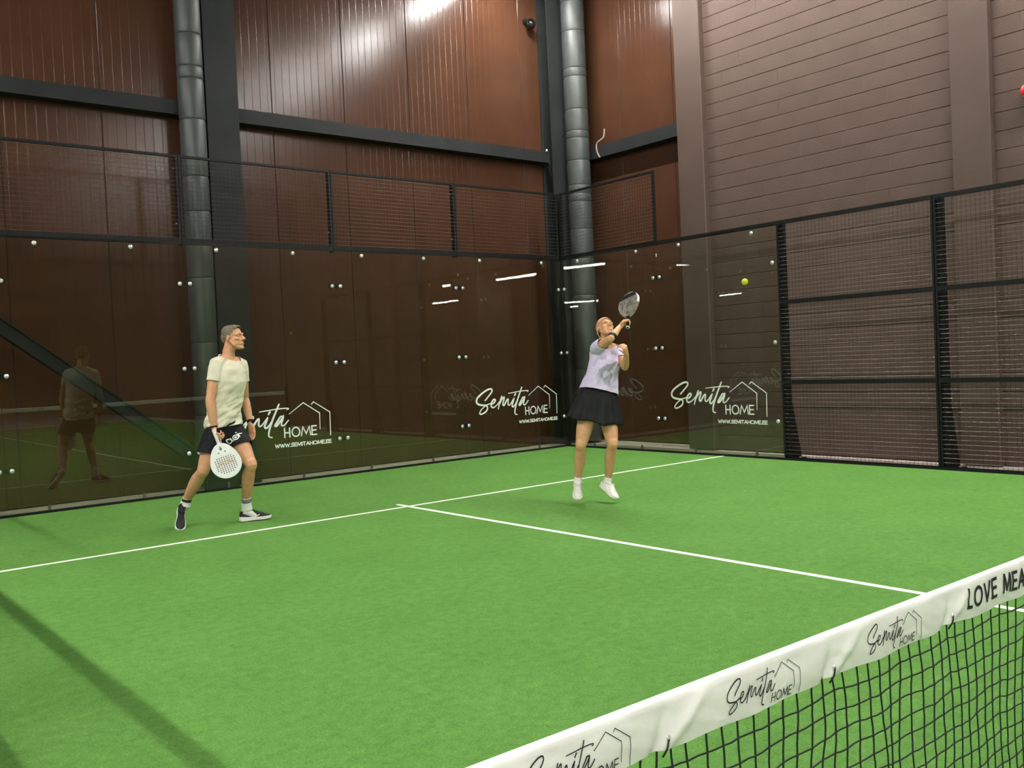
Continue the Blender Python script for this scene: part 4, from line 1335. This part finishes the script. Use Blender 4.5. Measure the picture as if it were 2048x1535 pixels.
# socks, shoes, watch, band
dR = (J['toeR'] - J['heelR']).normalized(); dL = (J['toeL'] - J['heelL']).normalized()
sock(man, J['anR'] + dR * .012 + V((0, 0, -.035)), lerp(J['anR'], J['knR'], .10), .044, .042, MT['sock'], (.62, .74, .86), cover=fcov(J['anR'], J['heelR'], J['toeR']))
sock(man, J['anL'] + dL * .01 + V((0, 0, -.07)), lerp(J['anL'], J['knL'], .12), .046, .042, MT['sock'], (.66, .78, .90), cover=fcov(J['anL'], J['heelL'] + V((0, 0, .01)), J['toeL']))
shoe(man, J['heelR'] - dR * .02 + V((0, 0, -.004)), J['toeR'], (J['anR'] - J['heelR']) + V((0, 0, .06)) + V((-.02, 0, 0)), MT['shoe_b'], MT['sole'], .285, -1, MT['shoe_b'])
shoe(man, J['heelL'] + V((0, 0, -.004)), J['toeL'] + V((0, 0, -.010)), V((-.05, 0.1, 1)), MT['shoe_b'], MT['sole'], .29, 1, MT['shoe_b'])
band('wristband', man, lerp(J['wrR'], J['elR'], .06), J['wrR'] - J['elR'], .033, .008, MT['black'], 'thin black wristband')
wt = band('watch', man, lerp(J['wrL'], J['elL'], .06), J['wrL'] - J['elL'], .032, .013, MT['black'], 'black wristwatch')
k = MB(); q = lerp(J['wrL'], J['elL'], .06) + V((.012, -.03, 0)); k.tube([q, q + V((.004, -.008, 0))], .018, 16); wpart('watch_case', k, MT['dome'], wt)

# ------------------------------------------------------------------ rackets
def racket(name, label, cat, throat, ax_, xx, hl_len, face_m, rim_m, grip_m, L=.335, W=.265, th=.036, grip=.125, gold=False, strap=True, holes=True, tip=False):
    """padel racket: throat point, ax_ towards the head tip, xx across"""
    ax_ = ax_.normalized(); xx = (xx - ax_ * xx.dot(ax_)).normalized(); nn_ = xx.cross(ax_).normalized()
    t = thing(name, label, cat, tuple(throat))
    def P(a, b, c): return V(throat) + xx * a + ax_ * b + nn_ * c
    # outline: teardrop from the throat to a round tip
    out = []
    N = 56
    for i in range(N):
        a = 2 * pi * i / N
        x = W / 2 * sin(a); y = L * .59 - L * .41 * cos(a) if abs(a - pi) > pi / 2 else L * .59 - L * .41 * cos(a)
        if y < L * .59:
            f = (L * .59 - y) / (L * .41)
            y = L * .59 - f * L * .59
            x = math.copysign((W / 2) * (max(0.0, 1 - abs(f) ** 2.1) ** 0.62 * (1 - .10 * f) + .09 * abs(f) ** 3), x) if f < 1 else 0
            x = math.copysign(max(abs(x), .022 * (f > .2)), sin(a)) if i else 0
        out.append((x, y))
    # solid head with three throat openings and drilled holes
    k = MB()
    for c, sc_ in ((-th / 2, .985), (-th / 2 + .003, 1.0), (th / 2 - .003, 1.0), (th / 2, .985)):
        for x, y in out:
            k.v.append(tuple(P(x * sc_, L * .5 + (y - L * .5) * sc_, c)))
    for l in range(3):
        for i in range(N):
            i2 = (i + 1) % N
            k.f.append((l * N + i, l * N + i2, (l + 1) * N + i2, (l + 1) * N + i))
    k.f.append(tuple(reversed(range(N)))); k.f.append(tuple(3 * N + i for i in range(N)))
    me = k.mesh('head')
    bm = bmesh.new(); bm.from_mesh(me); bmesh.ops.recalc_face_normals(bm, faces=bm.faces); bm.to_mesh(me); bm.free()
    ho = bpy.data.objects.new('raw', me); COL.objects.link(ho)
    cu = MB()
    hp = []
    for r_ in range(9):
        y = L * (.40 + .054 * r_)
        half = W / 2 * .72 * math.sqrt(max(0, 1 - ((y - L * .60) / (L * .30)) ** 2))
        nx = int(half / .021)
        for q in range(-nx, nx + 1):
            if holes: hp.append((q * .021 + (.0 if r_ % 2 else .0), y))
    for x, y in hp:
        cu.tube([P(x, y, -th), P(x, y, th)], .0058, 8)
    cu.tube([P(0, .035, -th), P(0, .035, th)], .011, 3); cu.v = cu.v
    tri = [(-.008, .075), (.008, .075), (0, .045)]
    cu = MB() if False else cu
    cm = cu.mesh('cutter'); bm = bmesh.new(); bm.from_mesh(cm); bmesh.ops.recalc_face_normals(bm, faces=bm.faces); bm.to_mesh(cm); bm.free()
    co_ = bpy.data.objects.new('cut', cm); COL.objects.link(co_)
    md = ho.modifiers.new('b', 'BOOLEAN'); md.operation = 'DIFFERENCE'; md.object = co_; md.solver = 'EXACT'
    dg = bpy.context.evaluated_depsgraph_get(); dg.update()
    hm_ = bpy.data.meshes.new_from_object(ho.evaluated_get(dg)); hm_.name = 'head'
    bpy.data.objects.remove(ho); bpy.data.objects.remove(co_)
    hm_.transform(Matrix.Translation(-t.location))
    hm_.materials.clear()
    link('head', hm_, face_m, t)
    # rim bumper around the tip, triangular throat marks, grip
    k = MB()
    rim = [P(x * 1.0, L * .5 + (y - L * .5) * 1.0, 0) for x, y in out if y > L * .42]
    half1 = [p for p in rim if (p - V(throat)).dot(xx) >= 0]; half2 = [p for p in rim if (p - V(throat)).dot(xx) < 0]
    half1.sort(key=lambda p: (p - V(throat)).dot(ax_)); half2.sort(key=lambda p: -(p - V(throat)).dot(ax_))
    k.tube(half1 + half2, (.002, th * .46), 10, ref=[(p - P(0, L * .55, 0)).normalized() for p in half1 + half2])
    wpart('rim_guard', k, rim_m, t, smooth=True)
    k = MB()
    for cx, cy, s_ in ((0, .052, .017), (-.030, .082, .010), (.030, .082, .010)):
        for sg in (1, -1):
            k.tube([P(cx, cy, sg * th / 2), P(cx, cy, sg * (th / 2 + .0008))], s_, 3, ref=ax_)
    wpart('throat_opening', k, MT['hole'], t, label='dark triangular throat openings')
    if holes:
        k = MB()
        for x, y in hp: k.tube([P(x, y, -th * .42), P(x, y, th * .42)], .0059, 8)
        wpart('drilled_hole', k, MT['hole'], t, stuff=True, label='rows of dark drilled holes')
    if tip:
        k = MB()
        for sg in (1, -1):
            at = lambda s, q, sg=sg: P(s, q, sg * (th / 2 + .0006))
            for y0_, hh in ((.875, .030), (.80, .012), (.765, .006)):
                half = W / 2 * math.sqrt(max(0, 1 - ((y0_ - .59) / .41) ** 2)) * .92
                k.ribbon([(-half, L * y0_), (-half * .5, L * (y0_ + .012)), (half * .5, L * (y0_ + .012)), (half, L * y0_)], hh, at)
        wpart('dark_stripe', k, MT['shorts'], t, rec=False, label='dark stripes across the tip')
    if gold:
        k = MB()
        for sg in (1, -1):
            at = lambda s, q, sg=sg: P(s * sg, L * .57 + q, sg * (th / 2 + .0009))
            w1 = [(-.075 + .0085 * i, .014 * sin(i * 1.9) + .006 * sin(i * .7) + .004) for i in range(19)]
            w2 = [(-.06 + .0085 * i, -.020 + .008 * sin(i * 2.3 + 1)) for i in range(15)]
            k.ribbon([(p.x, p.y) for p in crom(w1, 3)], .0042, at, nn_ * sg); k.ribbon([(p.x, p.y) for p in crom(w2, 3)], .0030, at, nn_ * sg)
        wpart('gold_lettering', k, MT['gold'], t, rec=False, label='gold handwritten lettering')
    k = MB(); k.rtube([P(0, .012, 0), P(0, -grip * .5, 0), P(0, -grip, 0)], [(.015, .013), (.0145, .013), (.0165, .0145)], 14, ref=xx)
    for q in range(9):
        y = -.006 - q * grip / 9
        k.tube([P(0, y, 0), P(0, y - .003, 0)], [(.0168, .0150), (.0168, .0150)], 14, ref=xx)
    wpart('grip', k, grip_m, t, smooth=True)
    k = MB(); k.tube([P(0, -grip, 0), P(0, -grip - .008, 0)], .0185, 16); wpart('butt_cap', k, rim_m, t)
    if strap:
        k = MB(); k.tube(crom([P(0, -grip - .006, 0), P(.02, -grip * .6, .012), P(.026, -.02, .014), P(.018, .0, .016)], 5), (.0055, .0015), 8)
        wpart('wrist_strap', k, MT['white'], t, smooth=True)
    return t
racket('padel_racket', 'white teardrop padel racket with gold lettering held by the man', 'racket', J['rthroat'] + V((0, 0, 0)), rax, rx, 0, MT['racket_w'], MT['racket_w'], MT['white'], L=.325, W=.272, gold=True)

# ------------------------------------------------------------------ the woman
Wm = {'head': [1.3634, 5.4341, 1.6748], 'neck': [1.3808, 5.4536, 1.5259], 'chest': [1.3653, 5.4611, 1.372], 'waist': [1.2918, 5.4751, 1.1584], 'pelvis': [1.2608, 5.4948, 0.9915], 'shR': [1.2338, 5.4303, 1.4857], 'shL': [1.5096, 5.4361, 1.449], 'elR': [1.1772, 5.1824, 1.5756], 'wrR': [1.3885, 5.2716, 1.6799], 'haR': [1.4378, 5.2712, 1.7125], 'elL': [1.4165, 5.2487, 1.2976], 'wrL': [1.31, 5.1203, 1.4205], 'haL': [1.276, 5.0979, 1.4673], 'hiR': [1.1973, 5.5202, 0.9713], 'hiL': [1.3367, 5.4575, 0.9579], 'knR': [1.0409, 5.5056, 0.5819], 'anR': [1.125, 5.6578, 0.2372], 'knL': [1.2725, 5.3161, 0.5778], 'anL': [1.3634, 5.4879, 0.2165], 'heelR': [1.1452, 5.6906, 0.169], 'toeR': [1.0149, 5.5604, 0.0462], 'heelL': [1.3284, 5.5398, 0.1387], 'toeL': [1.3096, 5.3448, 0.0361], 'rbase': [1.4265, 5.2738, 1.7081], 'rtop': [1.6011, 5.4055, 1.9867], 'rl': [1.5573, 5.4505, 1.8778], 'rr': [1.5497, 5.2111, 1.8751]}
K = {a: V(b) for a, b in Wm.items()}
wom = thing('person', 'woman in lilac t-shirt and black skirt leaping with her racket raised before her face', 'person', (1.26, 5.49, 0))
hl = (K['hiL'] - K['hiR']).normalized(); sl = (K['shL'] - K['shR']).normalized(); ml = (hl + sl).normalized()
fwdW = V((sl.y, -sl.x, 0)).normalized(); fwdH = V((hl.y, -hl.x, 0)).normalized(); fwdC = (fwdW + fwdH).normalized()
rowsW = [(K['pelvis'] + V((0, 0, -.06)), hl, .13, .105), (K['pelvis'] + V((0, 0, .0)), hl, .165, .120), (lerp(K['pelvis'], K['waist'], .55), hl, .150, .105),
         (K['waist'], ml, .130, .092), (lerp(K['waist'], K['chest'], .5), sl, .135, .098), (K['chest'] + fwdC * .012, sl, .145, .112),
         (lerp(K['chest'], K['neck'], .5), sl, .145, .095), (lerp(K['chest'], K['neck'], .78), sl, .115, .075), (lerp(K['chest'], K['neck'], .95), sl, .07, .058)]
k = MB()
torso(k, K, rowsW)
FW = V((-0.25, -0.80, 0.55)); LW = V((0.93, -0.25, -0.15))
P, axW = head_parts(k, K['head'], FW, LW, 0.93, True)
k.rtube([K['neck'] + V((0, 0, -.05)), lerp(K['neck'], K['head'], .4), K['head'] - axW[1] * .02 - axW[2] * .03], [.056, .047, .047], 16)
for s_ in ('shR', 'shL'):
    k.rtube([K[s_], lerp(K[s_], K['neck'], .5) + V((0, 0, .012)), K['neck'] + V((0, 0, -.005))], [.044, .042, .038], 12)
ra = [.053, .048, .042, .036, .034, .037, .033, .027, .023]
arm(k, K['shR'], K['elR'], K['wrR'], ra); arm(k, K['shL'], K['elL'], K['wrL'], ra)
rl = [.088, .088, .076, .060, .052, .048, .055, .052, .041, .034, .033]
leg(k, K['hiR'], K['knR'], K['anR'], rl, .014); leg(k, K['hiL'], K['knL'], K['anL'], rl, .014)
foot(k, K['anR'], K['heelR'], K['toeR'], .03); foot(k, K['anL'], K['heelL'], K['toeL'], .03)
Dw = (K['haR'] - K['wrR']).normalized()
rax2 = (K['rtop'] - K['rbase']).normalized()
gr0 = K['rbase']
gc = K['wrR'] + Dw * .088 + V((.02, -.024, .0))
hand(k, K['wrR'] + Dw * .004, Dw, V((.45, -.85, -.1)), rax2, (.95, 1.15, .8), (.4, .7, .6, .1, .6, .8), .92)
Dl = (K['haL'] - K['wrL']).normalized()
hand(k, K['wrL'] + Dl * .008, Dl, V((-.3, .9, .1)), V((-.9, -.3, .2)), (.9, 1.0, .7), (.3, .8, .5, .0, .6, .8), .9)
bodyW = fuse(k, 'body', 0.0045, 3)
for v in bodyW.vertices:
    for s in (-1, 1):
        q = P(s * .031, .083, .012); d = (v.co - q).length
        if d < .022: v.co -= axW[1] * .008 * (1 - (d / .022) ** 2)
bodyW.transform(Matrix.Translation(-wom.location))
link('body', bodyW, MT['skin_w'], wom, smooth=True)
face_details(wom, P, axW, 0.93, MT['hair_w'], True)
k = MB()
k.ell(P(0, -.016, .040), (.0785, .098, .086), axW, 24, 16)
k.ell(P(0, -.06, .0), (.068, .05, .07), axW, 18, 12)
k.ell(P(0, -.118, -.005), (.032, .03, .034), axW, 14, 10)
hm = fuse(k, 'hair', 0.005, 2)
cut(hm, P(0, .052, .062), axW[1] * .62 - axW[2] * .78, lambda q: (q - P(0, -.118, -.005)).length > .04)
cut(hm, P(0, -.03, -.07), -axW[2])
warp(hm, lambda co: .002 * noise.noise(co * 50) + .001 * noise.noise(co * 150))
hm.transform(Matrix.Translation(-wom.location))
garment('hair', hm, MT['hair_w'], wom, .006)
# loose t-shirt
k = MB()
k.rtube([K['pelvis'] + V((0, 0, .03)), lerp(K['pelvis'], K['waist'], .55), K['waist'], lerp(K['waist'], K['chest'], .5), K['chest'] + fwdC * .012, lerp(K['chest'], K['neck'], .5), lerp(K['chest'], K['neck'], .8), lerp(K['chest'], K['neck'], .98)],
        [(.196, .150), (.192, .148), (.178, .138), (.166, .132), (.166, .134), (.162, .115), (.128, .092), (.075, .068)], 24, ref=[hl, hl, ml, sl, sl, sl, sl, sl], exp=2.3)
for sh, el in (('shR', 'elR'), ('shL', 'elL')):
    k.rtube([lerp(K[sh], K['neck'], .7), lerp(K[sh], K['neck'], .35), K[sh], lerp(K[sh], K[el], .10)], [.054, .060, .068, .068], 18)
tm = fuse(k, 'tshirt', 0.007, 5)
cut(tm, lerp(K['pelvis'], K['waist'], .50), V((-.30, .0, -1)))
cut(tm, K['neck'] + V((0, 0, -.010)), V((axW[1].x * .4, axW[1].y * .4, 1)), lambda q: (q - K['neck']).length < .12)
add_sleeves(tm, [(lerp(K[a], K[b], -.04), lerp(K[a], K[b], .15), lerp(K[a], K[b], .32), lerp(K[a], K[b], t_)) for a, b, t_ in (('shR', 'elR', .46), ('shL', 'elL', .50))], (.062, .066, .064, .062))
def wr_w(co):
    q = V(((co.x * .774 - co.y * .633) * 9 - co.z * 3, co.z * 5, (co.x + co.y) * 2))
    return .018 * noise.noise(q) + .009 * noise.noise(q * 2.3 + V((3, 1, 0)))
warp(tm, wr_w)
tm.transform(Matrix.Translation(-wom.location))
garment('tshirt', tm, MT['shirt_w'], wom)
# pleated skirt: waistband and flared cloth
k = MB()
n = 96; rows = 16
wc = lerp(K['pelvis'], K['waist'], .74); hc = K['pelvis'] + V((-.022, .0, -.225))
hb = hl.cross(UP).normalized()
for i in range(rows + 1):
    f = i / rows
    c = lerp(wc, hc, f)
    ra_ = .150 + (.262 - .150) * (f ** .75); rb_ = .108 + (.21 - .108) * (f ** .75)
    for j in range(n):
        a = 2 * pi * j / n
        pl = 1 + (.034 * f * sin(a * 17) + .022 * f * sin(a * 5 + 1.2) + .012 * f * sin(a * 9 + .4))
        lift = .055 * f * (cos(a - pi) > 0) * cos(a - pi) * f      # the hem lifts on her right
        k.v.append(tuple(c + (hl * ra_ * cos(a) * (1.12 if cos(a) < 0 else 1.0) + hb * rb_ * sin(a)) * pl + V((0, 0, lift + .008 * f * sin(a * 7)))))
for i in range(rows):
    for j in range(n):
        j2 = (j + 1) % n
        k.f.append((i * n + j, i * n + j2, (i + 1) * n + j2, (i + 1) * n + j))
k.v = [tuple(V(q) - wom.location) for q in k.v]
sk = garment('skirt', k.mesh('skirt'), MT['skirt'], wom, .003)
k = MB(); k.tube([wc + V((0, 0, -.012)), wc + V((0, 0, .022))], (.154, .112), 48, ref=hl, caps=False)
wpart('waistband', k, MT['skirt'], sk, smooth=True, rec=False)
k = MB()
k.rtube([K['pelvis'] + V((0, 0, .04)), K['pelvis'] + V((0, 0, -.03)), K['pelvis'] + V((0, 0, -.10))], [(.165, .122), (.172, .128), (.15, .115)], 24, ref=hl)
for h_, kn_ in (('hiR', 'knR'), ('hiL', 'knL')):
    k.tube([K[h_], lerp(K[h_], K[kn_], .22), lerp(K[h_], K[kn_], .40)], [.095, .097, .091], 20)
us_ = fuse(k, 'undershorts', 0.008, 3)
us_.transform(Matrix.Translation(-wom.location))
link('undershorts', us_, MT['shorts'], wom, smooth=True)
for a, kn_, hl_, tl_ in (('anR', 'knR', 'heelR', 'toeR'), ('anL', 'knL', 'heelL', 'toeL')):
    d = (K[tl_] - K[hl_]).normalized()
    sock(wom, K[a] + d * .015 + (K[hl_] - K[a]) * .35, lerp(K[a], K[kn_], .07), .042, .037, MT['sock'], cover=fcov(K[a], K[hl_], K[tl_]))
    shoe(wom, K[hl_] - d * .02, K[tl_], K[a] - K[hl_] + V((0, 0, .03)), MT['shoe_w'], MT['sole'], .25, 0, MT['sole'])
band('armband', wom, lerp(K['elR'], K['wrR'], .12), K['wrR'] - K['elR'], .041, .024, MT['black'], 'black band below the elbow')
axr = rax2; xr = (K['rr'] - K['rl'])
racket('padel_racket', 'dark grey padel racket with white rim raised above the woman', 'racket', gc + rax2 * .062, axr, xr, 0, MT['racket_g'], MT['racket_w'], MT['shorts'], L=.295, W=.235, strap=False, tip=True)

# ------------------------------------------------------------------ the ball
ball = thing('padel_ball', 'yellow padel ball in flight in front of the right glass wall', 'ball', (2.84, 4.89, 2.10))
k = MB(); k.ell((0, 0, 0), (.0335, .0335, .0335), nu=32, nv=20)
part('felt', k, MT['ball'], ball, smooth=True)
k = MB()
pts = []
for i in range(41):
    a = 2 * pi * i / 40
    q = V((cos(a) + .35 * cos(3 * a), sin(a) - .35 * sin(3 * a), 1.2 * sin(2 * a))).normalized() * .0337
    pts.append(q)
k.tube(pts, (.0012, .0008), 6, caps=False)
part('seam', k, MT['white'], ball, smooth=True)
